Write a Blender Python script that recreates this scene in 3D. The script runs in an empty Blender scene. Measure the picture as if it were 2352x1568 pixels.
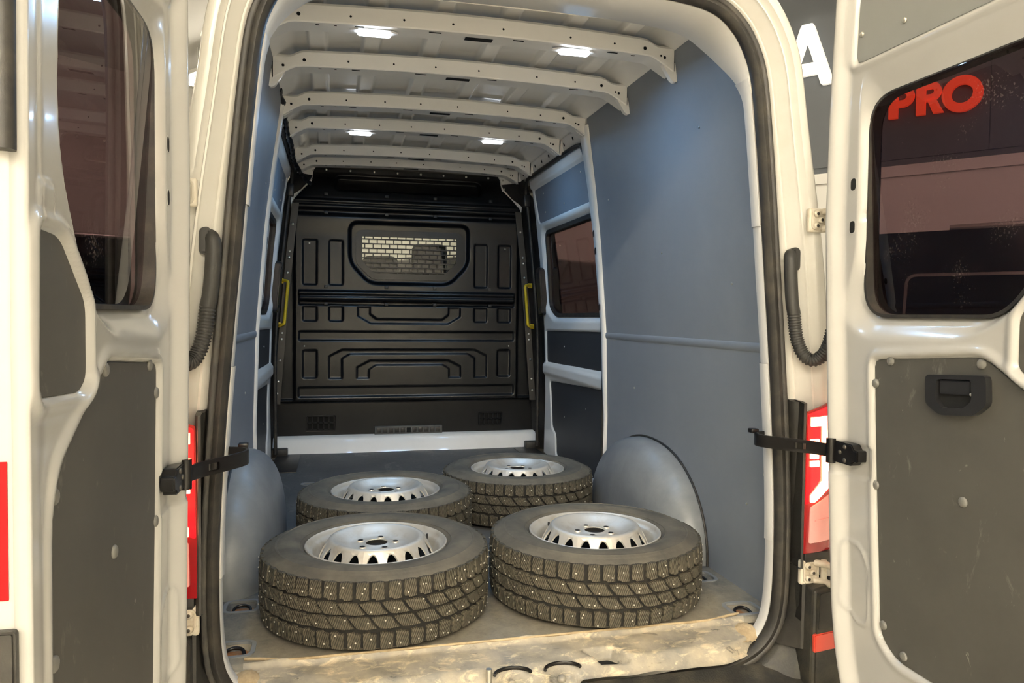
import bpy, bmesh, math, random
import numpy as np
from mathutils import Vector, Matrix

random.seed(7)
rng = np.random.default_rng(7)
SC = bpy.context.scene
COL = SC.collection

# ------------------------------------------------------------------ camera
CAM_POS = (-0.499, -2.133, 0.932)
YAW, PITCH, ROLL, FPX = 0.234, -0.035, 0.010, 1703.5


def make_camera():
    f = Vector((math.sin(YAW) * math.cos(PITCH), math.cos(YAW) * math.cos(PITCH), math.sin(PITCH)))
    r = f.cross(Vector((0, 0, 1))).normalized()
    u = r.cross(f)
    c, s = math.cos(ROLL), math.sin(ROLL)
    r2, u2 = c * r + s * u, -s * r + c * u
    cd = bpy.data.cameras.new('camera')
    cd.sensor_width = 36.0
    cd.sensor_fit = 'HORIZONTAL'
    cd.lens = FPX / 2352 * 36.0
    cd.clip_start = 0.02
    co = bpy.data.objects.new('camera', cd)
    co.matrix_world = Matrix(((r2.x, u2.x, -f.x, CAM_POS[0]), (r2.y, u2.y, -f.y, CAM_POS[1]),
                              (r2.z, u2.z, -f.z, CAM_POS[2]), (0, 0, 0, 1)))
    COL.objects.link(co)
    SC.camera = co


make_camera()

# ------------------------------------------------------------------ world, exposure, room lights
W = bpy.data.worlds.new('world')
SC.world = W
W.use_nodes = True
W.node_tree.nodes['Background'].inputs[0].default_value = (1.0, 0.93, 0.8, 1)
W.node_tree.nodes['Background'].inputs[1].default_value = 0.05

SC.view_settings.view_transform = 'Standard'
SC.view_settings.look = 'None'
SC.view_settings.gamma = 1.0
SC.view_settings.exposure = 0.46
SC.view_settings.use_curve_mapping = False
SC.cycles.max_bounces = 8
SC.cycles.diffuse_bounces = 4
SC.cycles.glossy_bounces = 3
SC.cycles.transparent_max_bounces = 12

LED_POWER = 2.7          # each interior roof lamp, watts
TUBE_FRONT = 10.5         # brightness of the lights round the van
TUBE_BACK = 69.0          # brightness of the lights in the hall behind the camera
WARM = (1.0, 0.90, 0.73)
COOL = (0.30, 0.60, 1.0)

GROUND = -0.62
# workshop axes: sign wall runs along -UU (to the right), VV points from it back into the room
P0 = Vector((4.224, 4.324, 0))
UU = Vector((math.sin(math.radians(-38)), math.cos(math.radians(-38)), 0))
VV = Vector((-UU.y, UU.x, 0))
CEIL = 4.4


def room(a, b, z):
    """a: distance along the sign wall (to the right), b: distance from the wall, z up"""
    return P0 - UU * a + VV * b + Vector((0, 0, z))


# ------------------------------------------------------------------ material helpers
def srgb(r, g, b):
    f = lambda c: (c / 255 / 12.92) if c / 255 <= 0.04045 else ((c / 255 + 0.055) / 1.055) ** 2.4
    return (f(r), f(g), f(b))


def mat(name, col, rough=0.5, metal=0.0, coat=0.0, spec=0.5, var=None, vscale=8.0, var_lo=0.45, var_hi=0.65,
        bump=0.0, bscale=60.0, emit=None, estr=0.0, vdetail=6.0, stretch=None, rvar=0.0):
    m = bpy.data.materials.new(name)
    m.use_nodes = True
    nt = m.node_tree
    b = nt.nodes['Principled BSDF']
    b.inputs['Base Color'].default_value = (*col, 1)
    b.inputs['Roughness'].default_value = rough
    b.inputs['Metallic'].default_value = metal
    b.inputs['Coat Weight'].default_value = coat
    b.inputs['Coat Roughness'].default_value = 0.06
    b.inputs['Specular IOR Level'].default_value = spec
    tc = nt.nodes.new('ShaderNodeTexCoord')
    src = tc.outputs['Object']
    if stretch:
        mp = nt.nodes.new('ShaderNodeMapping')
        mp.inputs['Scale'].default_value = stretch
        nt.links.new(src, mp.inputs['Vector'])
        src = mp.outputs['Vector']
    if var is not None:
        n = nt.nodes.new('ShaderNodeTexNoise')
        n.inputs['Scale'].default_value = vscale
        n.inputs['Detail'].default_value = vdetail
        n.inputs['Roughness'].default_value = 0.65
        nt.links.new(src, n.inputs['Vector'])
        rp = nt.nodes.new('ShaderNodeValToRGB')
        rp.color_ramp.elements[0].position = var_lo
        rp.color_ramp.elements[1].position = var_hi
        rp.color_ramp.elements[0].color = (*col, 1)
        rp.color_ramp.elements[1].color = (*var, 1)
        nt.links.new(n.outputs['Fac'], rp.inputs['Fac'])
        nt.links.new(rp.outputs['Color'], b.inputs['Base Color'])
        if rvar:
            mr = nt.nodes.new('ShaderNodeMapRange')
            mr.inputs['To Min'].default_value = rough
            mr.inputs['To Max'].default_value = min(1, rough + rvar)
            nt.links.new(n.outputs['Fac'], mr.inputs['Value'])
            nt.links.new(mr.outputs['Result'], b.inputs['Roughness'])
    if bump:
        n2 = nt.nodes.new('ShaderNodeTexNoise')
        n2.inputs['Scale'].default_value = bscale
        n2.inputs['Detail'].default_value = 4
        nt.links.new(src, n2.inputs['Vector'])
        bp = nt.nodes.new('ShaderNodeBump')
        bp.inputs['Strength'].default_value = bump
        bp.inputs['Distance'].default_value = 0.004
        nt.links.new(n2.outputs['Fac'], bp.inputs['Height'])
        nt.links.new(bp.outputs['Normal'], b.inputs['Normal'])
    if emit is not None:
        b.inputs['Emission Color'].default_value = (*emit, 1)
        b.inputs['Emission Strength'].default_value = estr
    return m


def scratched(m, col, scale=9.0, amount=0.62, width=0.05, stretch=(1, 1, 1)):
    """light scuffs on top of an existing material's base colour"""
    nt = m.node_tree
    b = nt.nodes['Principled BSDF']
    old = b.inputs['Base Color'].links[0].from_socket if b.inputs['Base Color'].links else None
    tc = nt.nodes.new('ShaderNodeTexCoord')
    mp = nt.nodes.new('ShaderNodeMapping')
    mp.inputs['Scale'].default_value = stretch
    nt.links.new(tc.outputs['Object'], mp.inputs['Vector'])
    n = nt.nodes.new('ShaderNodeTexNoise')
    n.inputs['Scale'].default_value = scale
    n.inputs['Detail'].default_value = 8
    n.inputs['Roughness'].default_value = 0.7
    n.inputs['Distortion'].default_value = 0.6
    nt.links.new(mp.outputs['Vector'], n.inputs['Vector'])
    r = nt.nodes.new('ShaderNodeValToRGB')
    r.color_ramp.elements[0].position = amount
    r.color_ramp.elements[1].position = amount + width
    nt.links.new(n.outputs['Fac'], r.inputs['Fac'])
    mx = nt.nodes.new('ShaderNodeMix')
    mx.data_type = 'RGBA'
    nt.links.new(r.outputs['Color'], mx.inputs['Factor'])
    if old:
        nt.links.new(old, mx.inputs[6])
    else:
        mx.inputs[6].default_value = b.inputs['Base Color'].default_value
    mx.inputs[7].default_value = (*col, 1)
    nt.links.new(mx.outputs[2], b.inputs['Base Color'])
    return m


def glass_mat(name, tint, rough=0.02, dirt=0.0):
    m = bpy.data.materials.new(name)
    m.use_nodes = True
    nt = m.node_tree
    nt.nodes.remove(nt.nodes['Principled BSDF'])
    out = nt.nodes['Material Output']
    t = nt.nodes.new('ShaderNodeBsdfTransparent')
    t.inputs[0].default_value = (*tint, 1)
    g = nt.nodes.new('ShaderNodeBsdfGlossy')
    g.inputs['Roughness'].default_value = rough
    fr = nt.nodes.new('ShaderNodeFresnel')
    fr.inputs['IOR'].default_value = 1.45
    mx = nt.nodes.new('ShaderNodeMixShader')
    ge = nt.nodes.new('ShaderNodeNewGeometry')
    inv = nt.nodes.new('ShaderNodeMath')
    inv.operation = 'SUBTRACT'
    inv.inputs[0].default_value = 1.0
    nt.links.new(ge.outputs['Backfacing'], inv.inputs[1])
    mu = nt.nodes.new('ShaderNodeMath')
    mu.operation = 'MULTIPLY'
    nt.links.new(fr.outputs[0], mu.inputs[0])
    nt.links.new(inv.outputs[0], mu.inputs[1])
    nt.links.new(mu.outputs[0], mx.inputs[0])
    nt.links.new(t.outputs[0], mx.inputs[1])
    nt.links.new(g.outputs[0], mx.inputs[2])
    last = mx
    if dirt:
        tc = nt.nodes.new('ShaderNodeTexCoord')
        vo = nt.nodes.new('ShaderNodeTexNoise')
        vo.inputs['Scale'].default_value = 190
        vo.inputs['Detail'].default_value = 3
        big = nt.nodes.new('ShaderNodeTexNoise')
        big.inputs['Scale'].default_value = 6
        nt.links.new(tc.outputs['Object'], vo.inputs['Vector'])
        nt.links.new(tc.outputs['Object'], big.inputs['Vector'])
        ml = nt.nodes.new('ShaderNodeMath')
        ml.operation = 'MULTIPLY'
        nt.links.new(vo.outputs['Fac'], ml.inputs[0])
        nt.links.new(big.outputs['Fac'], ml.inputs[1])
        rp = nt.nodes.new('ShaderNodeMapRange')
        rp.inputs['From Min'].default_value = 0.375
        rp.inputs['From Max'].default_value = 0.44
        rp.inputs['To Max'].default_value = dirt
        nt.links.new(ml.outputs[0], rp.inputs['Value'])
        d = nt.nodes.new('ShaderNodeBsdfDiffuse')
        d.inputs[0].default_value = (0.35, 0.3, 0.27, 1)
        m2 = nt.nodes.new('ShaderNodeMixShader')
        nt.links.new(rp.outputs['Result'], m2.inputs[0])
        nt.links.new(mx.outputs[0], m2.inputs[1])
        nt.links.new(d.outputs[0], m2.inputs[2])
        last = m2
    nt.links.new(last.outputs[0], out.inputs[0])
    return m


M = {}
M['paint'] = mat('white_paint_dimmed', (0.46, 0.452, 0.425), 0.22, coat=0.45, spec=0.5)  # body white, darkened in colour to offset the strong light on the doors
M['paint_in'] = mat('inner_white_lifted', (0.86, 0.84, 0.80), 0.33, coat=0.25, var=(0.82, 0.80, 0.76), vscale=3)  # same body white, colour lifted to brighten the dim load bay
M['jamb'] = mat('jamb_white_dimmed', (0.61, 0.595, 0.545), 0.26, coat=0.4, var=(0.555, 0.53, 0.46), vscale=5, var_lo=0.5, var_hi=0.8)  # same body white, colour toned down where light overexposes the jamb
M['trim'] = mat('white_pillar_trim', (0.66, 0.65, 0.63), 0.4)
M['rubber'] = mat('rubber_seal', (0.022, 0.0205, 0.0185), 0.5, var=(0.048, 0.042, 0.033), vscale=14, bump=0.15, bscale=90)
M['blackplastic'] = mat('black_plastic', (0.016, 0.0152, 0.014), 0.42, var=(0.034, 0.031, 0.026), vscale=7, bump=0.12, bscale=160)
M['bumper'] = mat('bumper_plastic', (0.02, 0.0195, 0.0175), 0.55, var=(0.055, 0.049, 0.036), vscale=9, bump=0.25, bscale=220)
M['blacksteel'] = mat('black_steel', (0.012, 0.011, 0.011), 0.28, metal=0.3)
M['lining'] = mat('grey_laminate', (0.215, 0.235, 0.262), 0.5, spec=0.45, var=(0.232, 0.252, 0.278), vscale=3, bump=0.04, bscale=300)
scratched(M['lining'], (0.36, 0.38, 0.40), 26, 0.74, 0.06, (1, 1, 1))
M['doorpanel'] = mat('grey_door_board', (0.080, 0.0765, 0.068), 0.55, spec=0.4, var=(0.070, 0.0665, 0.059), vscale=2.5)
scratched(M['doorpanel'], (0.19, 0.18, 0.155), 12, 0.60, 0.13, (1, 1, 0.5))
scratched(M['doorpanel'], (0.24, 0.23, 0.20), 31, 0.665, 0.05, (1, 1, 0.6))
M['darkpanel'] = mat('dark_door_board', (0.032, 0.036, 0.042), 0.5)
M['arch'] = mat('arch_plastic', (0.20, 0.21, 0.22), 0.36, spec=0.5, var=(0.25, 0.26, 0.265), vscale=5, bump=0.05, bscale=250)
scratched(M['arch'], (0.3, 0.3, 0.3), 18, 0.7, 0.08)
M['bulk'] = mat('bulkhead_black', (0.006, 0.0062, 0.007), 0.3, spec=0.4, var=(0.009, 0.009, 0.009), vscale=5)
M['bulkdark'] = mat('bulkhead_skirt', (0.006, 0.006, 0.006), 0.5)
M['ventgrey'] = mat('vent_grey', (0.07, 0.07, 0.066), 0.6)
M['steel'] = mat('zinc_bolt', (0.6, 0.58, 0.52), 0.35, metal=0.9)
M['stripmetal'] = mat('edge_strip_metal', (0.075, 0.068, 0.058), 0.45, metal=0.4)
M['yellow'] = mat('yellow_handle', (0.72, 0.52, 0.02), 0.4)
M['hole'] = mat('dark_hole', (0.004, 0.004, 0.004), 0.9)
M['upboard'] = mat('light_grey_board', (0.25, 0.255, 0.245), 0.5)
M['rivet'] = mat('grey_rivet', (0.17, 0.165, 0.15), 0.45)
M['tyre_side'] = mat('tyre_rubber', (0.075, 0.069, 0.057), 0.75, spec=0.35, var=(0.155, 0.137, 0.104), vscale=9, var_lo=0.35, var_hi=0.75, bump=0.1, bscale=120)
M['tread'] = mat('tread_rubber', (0.075, 0.068, 0.050), 0.72, spec=0.35, var=(0.145, 0.125, 0.088), vscale=22, var_lo=0.35, var_hi=0.75)
M['groove'] = mat('tread_groove', (0.010, 0.009, 0.008), 0.9, var=(0.02, 0.017, 0.013), vscale=30)
M['stud'] = mat('steel_stud', (0.6, 0.57, 0.5), 0.35, metal=0.3)
M['rim'] = mat('wheel_silver', (0.68, 0.65, 0.59), 0.32, metal=0.5, var=(0.50, 0.43, 0.33), vscale=14, var_lo=0.48, var_hi=0.78, rvar=0.2)
M['hinge'] = mat('hinge_paint', (0.62, 0.57, 0.47), 0.35, var=(0.45, 0.37, 0.25), vscale=25, var_lo=0.5, var_hi=0.75)
M['red_refl'] = mat('red_reflector', (0.55, 0.002, 0.004), 0.4, spec=0.2)
M['red_refl2'] = mat('bumper_reflector', (0.62, 0.06, 0.035), 0.35, coat=0.5)
M['lens_red'] = mat('lamp_red', (0.5, 0.003, 0.008), 0.12, coat=0.8, emit=(1.0, 0.0, 0.012), estr=0.75)
M['lens_dark'] = mat('lamp_dark_red', (0.22, 0.004, 0.006), 0.15, coat=0.8, emit=(1, 0, 0.01), estr=0.05)
M['lens_hot'] = mat('lamp_light_bar', (1, 0.6, 0.4), 0.3, emit=(1.0, 0.33, 0.16), estr=14.0)
M['lens_clear'] = mat('lamp_clear_section', (0.72, 0.36, 0.33), 0.15, coat=0.7, emit=(1, 0.25, 0.2), estr=0.12, bump=0.4, bscale=60)
M['led'] = mat('led_lens', (1, 1, 1), 0.3, emit=(0.86, 0.93, 1.0), estr=7.0)
M['ledcase'] = mat('led_case', (0.75, 0.75, 0.75), 0.4)
M['tint'] = glass_mat('tinted_glass', (0.385, 0.305, 0.32), 0.01, dirt=0.22)
M['clear'] = glass_mat('clear_glass', (0.94, 0.95, 0.94), 0.01)
M['conduit'] = mat('conduit_rubber', (0.027, 0.026, 0.024), 0.55)
M['lockblack'] = mat('lock_black', (0.018, 0.018, 0.019), 0.35)
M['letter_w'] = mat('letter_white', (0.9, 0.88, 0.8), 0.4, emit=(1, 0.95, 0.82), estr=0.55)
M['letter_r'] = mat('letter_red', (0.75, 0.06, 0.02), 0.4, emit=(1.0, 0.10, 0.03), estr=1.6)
M['wall_grey'] = mat('grey_cladding', (0.142, 0.155, 0.172), 0.6, var=(0.136, 0.148, 0.165), vscale=0.7)
M['wall_white'] = mat('white_cladding', (0.88, 0.865, 0.82), 0.5)
M['concrete'] = mat('workshop_floor', (0.86, 0.83, 0.74), 0.4, var=(0.80, 0.76, 0.66), vscale=2, bump=0.05)
M['ceil'] = mat('ceiling_white', (0.8, 0.79, 0.76), 0.7)
M['tube_front'] = mat('tube_light', (1, 1, 1), 0.4, emit=WARM, estr=TUBE_FRONT)
M['tube_back'] = mat('hall_tube_light', (1, 1, 1), 0.4, emit=WARM, estr=TUBE_BACK)
M['darkcar'] = mat('dark_car_paint', (0.006, 0.006, 0.007), 0.12, coat=0.8)
M['chrome'] = mat('chrome', (0.75, 0.75, 0.75), 0.12, metal=1.0)
M['carglass'] = mat('dark_car_glass', (0.004, 0.004, 0.005), 0.05, coat=0.5)
M['seat'] = mat('dark_seat_fabric', (0.02, 0.02, 0.021), 0.8)
M['dash'] = mat('dash_plastic', (0.03, 0.03, 0.032), 0.6)


def floor_material():
    m = mat('cargo_floor_board', (0.075, 0.077, 0.078), 0.55, spec=0.4, var=(0.12, 0.118, 0.112), vscale=3.0, var_lo=0.35, var_hi=0.75, bump=0.12, bscale=350)
    scratched(m, (0.24, 0.23, 0.205), 5.0, 0.56, 0.2, (1.6, 0.8, 1))
    scratched(m, (0.035, 0.035, 0.036), 60, 0.58, 0.06)
    scratched(m, (0.27, 0.26, 0.235), 85, 0.64, 0.05)
    # sandy dirt carried in over the sill: a wear mask that fades with distance from the tail
    nt = m.node_tree
    b = nt.nodes['Principled BSDF']
    old = b.inputs['Base Color'].links[0].from_socket
    geo = nt.nodes.new('ShaderNodeNewGeometry')
    sx = nt.nodes.new('ShaderNodeSeparateXYZ')
    nt.links.new(geo.outputs['Position'], sx.inputs[0])
    mr = nt.nodes.new('ShaderNodeMapRange')
    mr.inputs['From Min'].default_value = -0.1
    mr.inputs['From Max'].default_value = 0.75
    mr.inputs['To Min'].default_value = 0.5
    mr.inputs['To Max'].default_value = 0.0
    nt.links.new(sx.outputs['Y'], mr.inputs['Value'])
    n = nt.nodes.new('ShaderNodeTexNoise')
    n.inputs['Scale'].default_value = 17
    n.inputs['Detail'].default_value = 12
    n.inputs['Roughness'].default_value = 0.8
    nt.links.new(geo.outputs['Position'], n.inputs['Vector'])
    ad = nt.nodes.new('ShaderNodeMath')
    ad.operation = 'ADD'
    nt.links.new(mr.outputs['Result'], ad.inputs[0])
    nt.links.new(n.outputs['Fac'], ad.inputs[1])
    rp = nt.nodes.new('ShaderNodeMapRange')
    rp.inputs['From Min'].default_value = 0.62
    rp.inputs['From Max'].default_value = 1.15
    nt.links.new(ad.outputs[0], rp.inputs['Value'])
    mx = nt.nodes.new('ShaderNodeMix')
    mx.data_type = 'RGBA'
    nt.links.new(rp.outputs['Result'], mx.inputs['Factor'])
    nt.links.new(old, mx.inputs[6])
    mx.inputs[7].default_value = (0.33, 0.29, 0.22, 1)
    nt.links.new(mx.outputs[2], b.inputs['Base Color'])
    return m


M['floor'] = floor_material()
M['sill'] = mat('dirty_sill', (0.21, 0.20, 0.18), 0.5, var=(0.50, 0.43, 0.31), vscale=7, var_lo=0.36, var_hi=0.72, bump=0.3, bscale=50, vdetail=9)
scratched(M['sill'], (0.62, 0.52, 0.36), 34, 0.53, 0.12, (0.5, 1, 1))
scratched(M['sill'], (0.10, 0.092, 0.078), 22, 0.62, 0.06, (0.4, 1.4, 1))
M['sand'] = mat('sandy_dirt', (0.50, 0.39, 0.24), 0.9, var=(0.33, 0.25, 0.15), vscale=16, bump=0.5, bscale=60)
M['rust'] = mat('rusty_dish', (0.32, 0.14, 0.05), 0.7, var=(0.28, 0.24, 0.18), vscale=30)


def sipes(m, scale, angle):
    """fine sipe cuts in the tread rubber"""
    nt = m.node_tree
    b = nt.nodes['Principled BSDF']
    old = b.inputs['Base Color'].links[0].from_socket
    tc = nt.nodes.new('ShaderNodeTexCoord')
    mp = nt.nodes.new('ShaderNodeMapping')
    mp.inputs['Rotation'].default_value = (angle, 0, 0)
    nt.links.new(tc.outputs['Object'], mp.inputs['Vector'])
    w = nt.nodes.new('ShaderNodeTexWave')
    w.bands_direction = 'Y'
    w.inputs['Scale'].default_value = scale
    w.inputs['Distortion'].default_value = 1.0
    w.inputs['Detail'].default_value = 1.0
    w.inputs['Detail Scale'].default_value = 1.5
    nt.links.new(mp.outputs['Vector'], w.inputs['Vector'])
    r = nt.nodes.new('ShaderNodeMapRange')
    r.inputs['From Min'].default_value = 0.05
    r.inputs['From Max'].default_value = 0.4
    r.inputs['To Min'].default_value = 0.4
    r.inputs['To Max'].default_value = 1.0
    nt.links.new(w.outputs['Fac'], r.inputs['Value'])
    mx = nt.nodes.new('ShaderNodeMix')
    mx.data_type = 'RGBA'
    mx.blend_type = 'MULTIPLY'
    mx.inputs['Factor'].default_value = 1.0
    nt.links.new(old, mx.inputs[6])
    nt.links.new(r.outputs['Result'], mx.inputs[7])
    nt.links.new(mx.outputs[2], b.inputs['Base Color'])
    bp = nt.nodes.new('ShaderNodeBump')
    bp.inputs['Strength'].default_value = 0.6
    bp.inputs['Distance'].default_value = 0.003
    nt.links.new(w.outputs['Fac'], bp.inputs['Height'])
    nt.links.new(bp.outputs['Normal'], b.inputs['Normal'])


sipes(M['tread'], 52, 0.35)
for _n in ('led', 'letter_w', 'letter_r', 'lens_dark', 'lens_clear'):
    M[_n].cycles.emission_sampling = 'NONE'


# ------------------------------------------------------------------ object helpers
def obj(name, me, m, parent=None, smooth=True, angle=None):
    o = bpy.data.objects.new(name, me)
    COL.objects.link(o)
    if m is not None and not me.materials:
        me.materials.append(m)
    if parent is not None:
        o.parent = parent
    if smooth:
        me.polygons.foreach_set('use_smooth', [True] * len(me.polygons))
        if angle is not None:
            me.set_sharp_from_angle(angle=math.radians(angle))
    return o


def from_py(name, v, f, m, parent=None, smooth=True, angle=40):
    me = bpy.data.meshes.new(name)
    me.from_pydata([tuple(map(float, p)) for p in v], [], f)
    me.update()
    return obj(name, me, m, parent, smooth, angle)


def from_bm(name, bm, m, parent=None, smooth=True, angle=40):
    bmesh.ops.recalc_face_normals(bm, faces=bm.faces)
    me = bpy.data.meshes.new(name)
    bm.to_mesh(me)
    bm.free()
    return obj(name, me, m, parent, smooth, angle)


def empty(name, loc=(0, 0, 0), parent=None):
    o = bpy.data.objects.new(name, None)
    COL.objects.link(o)
    o.location = loc
    o.empty_display_size = 0.1
    if parent is not None:
        o.parent = parent
    return o


def tag(o, label=None, cat=None, group=None, kind=None):
    if label: o['label'] = label
    if cat: o['category'] = cat
    if group: o['group'] = group
    if kind: o['kind'] = kind
    return o


def bm_box(bm, lo, hi, bevel=0.0, seg=2, mtx=None):
    lo, hi = Vector(lo), Vector(hi)
    r = bmesh.ops.create_cube(bm, size=1.0)
    vs = r['verts']
    for v in vs:
        v.co = Vector([(lo[i] + hi[i]) / 2 + v.co[i] * (hi[i] - lo[i]) for i in range(3)])
    geo = list({e for v in vs for e in v.link_edges})
    if bevel > 0:
        rb = bmesh.ops.bevel(bm, geom=geo, offset=bevel, segments=seg, affect='EDGES', profile=0.5)
        vs = list({v for f in rb['faces'] for v in f.verts} | {v for v in vs if v.is_valid})
    if mtx is not None:
        allv = set()
        stack = [v for v in vs if v.is_valid]
        while stack:
            v = stack.pop()
            if v in allv: continue
            allv.add(v)
            stack += [e.other_vert(v) for e in v.link_edges]
        for v in allv: v.co = mtx @ v.co
    return vs


def box(name, lo, hi, m, parent=None, bevel=0.004, seg=2):
    bm = bmesh.new()
    bm_box(bm, lo, hi, bevel, seg)
    return from_bm(name, bm, m, parent)


def round_poly(pts, r, n=6):
    """round the corners of a 2-D polygon"""
    out = []
    N = len(pts)
    for i in range(N):
        p0, p1, p2 = (np.array(pts[i - 1], float), np.array(pts[i], float), np.array(pts[(i + 1) % N], float))
        a, b = p0 - p1, p2 - p1
        la, lb = np.linalg.norm(a), np.linalg.norm(b)
        rr = r[i] if isinstance(r, (list, tuple)) else r
        d = min(rr, la * 0.48, lb * 0.48)
        s, e = p1 + a / la * d, p1 + b / lb * d
        for k in range(n + 1):
            t = k / n
            out.append(tuple((1 - t) ** 2 * s + 2 * t * (1 - t) * p1 + t * t * e))
    return out


def prism(name, poly, f3, d0, d1, m, parent=None, bevel=0.0, seg=2, angle=40):
    """extrude a 2-D polygon; f3(a, b, d) -> world point"""
    bm = bmesh.new()
    n = len(poly)
    lo = [bm.verts.new(f3(p[0], p[1], d0)) for p in poly]
    hi = [bm.verts.new(f3(p[0], p[1], d1)) for p in poly]
    bm.faces.new(lo[::-1])
    top = bm.faces.new(hi)
    for i in range(n):
        bm.faces.new((lo[i], lo[(i + 1) % n], hi[(i + 1) % n], hi[i]))
    bmesh.ops.recalc_face_normals(bm, faces=bm.faces)
    if bevel > 0:
        bmesh.ops.bevel(bm, geom=list(top.edges), offset=bevel, segments=seg, affect='EDGES')
    return from_bm(name, bm, m, parent, angle=angle)


def ring(name, inner, outer, f3, d0, d1, m, parent=None):
    """a flat frame between two polygons with the same number of points"""
    n = len(inner)
    v, f = [], []
    for p in inner: v.append(f3(p[0], p[1], d0))
    for p in outer: v.append(f3(p[0], p[1], d0))
    for p in outer: v.append(f3(p[0], p[1], d1))
    for p in inner: v.append(f3(p[0], p[1], d1))
    for i in range(n):
        j = (i + 1) % n
        for k in range(4):
            k2 = (k + 1) % 4
            f.append((k * n + i, k * n + j, k2 * n + j, k2 * n + i))
    o = from_py(name, v, f, m, parent, angle=40)
    bm = bmesh.new(); bm.from_mesh(o.data)
    bmesh.ops.recalc_face_normals(bm, faces=bm.faces)
    bm.to_mesh(o.data); bm.free()
    return o


def offset_poly(poly, d):
    """offset a dense closed polygon along its outward normal"""
    P = np.array(poly, float)
    T = np.roll(P, -1, 0) - np.roll(P, 1, 0)
    T /= np.linalg.norm(T, axis=1)[:, None] + 1e-12
    area = 0.5 * np.sum(P[:, 0] * np.roll(P[:, 1], -1) - np.roll(P[:, 0], -1) * P[:, 1])
    N = np.stack([T[:, 1], -T[:, 0]], 1) * (1 if area > 0 else -1)
    return [tuple(p) for p in P + N * d]


def resample(pts, n, closed=True):
    P = np.array(pts, float)
    if closed: P = np.vstack([P, P[:1]])
    L = np.concatenate([[0], np.cumsum(np.linalg.norm(np.diff(P, axis=0), axis=1))])
    t = np.linspace(0, L[-1], n, endpoint=not closed)
    return [tuple(np.interp(ti, L, P[:, k]) for k in range(P.shape[1])) for ti in t]


def smooth_curve(pts, n):
    """Catmull-Rom through points, n samples"""
    P = np.array(pts, float)
    P = np.vstack([2 * P[0] - P[1], P, 2 * P[-1] - P[-2]])
    out = []
    segs = len(P) - 3
    for i in range(n):
        t = i / (n - 1) * segs
        k = min(int(t), segs - 1)
        t -= k
        a, b, c, d = P[k:k + 4]
        out.append(0.5 * (2 * b + (c - a) * t + (2 * a - 5 * b + 4 * c - d) * t * t + (3 * b - a - 3 * c + d) * t ** 3))
    out = np.array(out)
    return np.array(resample(out, n, closed=False))


def tube(name, path, r, m, parent=None, seg=12, radii=None, caps=True):
    P = [Vector(p) for p in path]
    v, f = [], []
    up = None
    for i, p in enumerate(P):
        t = (P[min(i + 1, len(P) - 1)] - P[max(i - 1, 0)]).normalized()
        if up is None:
            up = Vector((0, 0, 1)) if abs(t.z) < 0.9 else Vector((1, 0, 0))
        a = t.cross(up).normalized()
        up = a.cross(t).normalized()
        rr = radii[i] if radii is not None else r
        for k in range(seg):
            th = 2 * math.pi * k / seg
            v.append(p + (a * math.cos(th) + up * math.sin(th)) * rr)
    for i in range(len(P) - 1):
        for k in range(seg):
            k2 = (k + 1) % seg
            f.append((i * seg + k, i * seg + k2, (i + 1) * seg + k2, (i + 1) * seg + k))
    if caps:
        f.append(tuple(range(seg))[::-1])
        f.append(tuple((len(P) - 1) * seg + k for k in range(seg)))
    return from_py(name, v, f, m, parent, angle=60)


def grid(name, P, m, parent=None, mask=None, flip=False, angle=None, closed_v=False):
    """P: (nv, nu, 3) array; mask: (nv-1, nu-1) faces to keep"""
    nv, nu = P.shape[:2]
    idx = np.arange(nv * nu).reshape(nv, nu)
    q = np.stack([idx[:-1, :-1], idx[:-1, 1:], idx[1:, 1:], idx[1:, :-1]], -1)
    if flip: q = q[..., ::-1]
    q = q.reshape(-1, 4) if mask is None else q[mask]
    used = np.zeros(nv * nu, bool)
    used[q.ravel()] = True
    remap = np.cumsum(used) - 1
    V = P.reshape(-1, 3)[used].astype(np.float32)
    q = remap[q].astype(np.int32)
    me = bpy.data.meshes.new(name)
    me.vertices.add(len(V)); me.vertices.foreach_set('co', V.ravel())
    me.loops.add(q.size); me.loops.foreach_set('vertex_index', q.ravel())
    me.polygons.add(len(q)); me.polygons.foreach_set('loop_start', np.arange(0, q.size, 4, dtype=np.int32))
    me.update(calc_edges=True)
    return obj(name, me, m, parent, True, angle)


def sd_poly(X, Z, poly):
    """signed distance to polygon (negative inside), vectorised"""
    P = np.array(poly, float)
    d = np.full(X.shape, 1e9)
    inside = np.zeros(X.shape, bool)
    n = len(P)
    for i in range(n):
        a, b = P[i], P[(i + 1) % n]
        ex, ez = b - a
        wx, wz = X - a[0], Z - a[1]
        t = np.clip((wx * ex + wz * ez) / (ex * ex + ez * ez + 1e-12), 0, 1)
        d = np.minimum(d, np.hypot(wx - ex * t, wz - ez * t))
        c = ((a[1] <= Z) & (b[1] > Z)) | ((b[1] <= Z) & (a[1] > Z))
        xi = a[0] + (Z - a[1]) / (ez if abs(ez) > 1e-9 else 1e-9) * ex
        inside ^= c & (X < xi)
    return np.where(inside, -d, d)


def sd_rbox(X, Z, x0, x1, z0, z1, r):
    qx = np.abs(X - (x0 + x1) / 2) - (x1 - x0) / 2 + r
    qz = np.abs(Z - (z0 + z1) / 2) - (z1 - z0) / 2 + r
    return np.hypot(np.maximum(qx, 0), np.maximum(qz, 0)) + np.minimum(np.maximum(qx, qz), 0) - r


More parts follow.
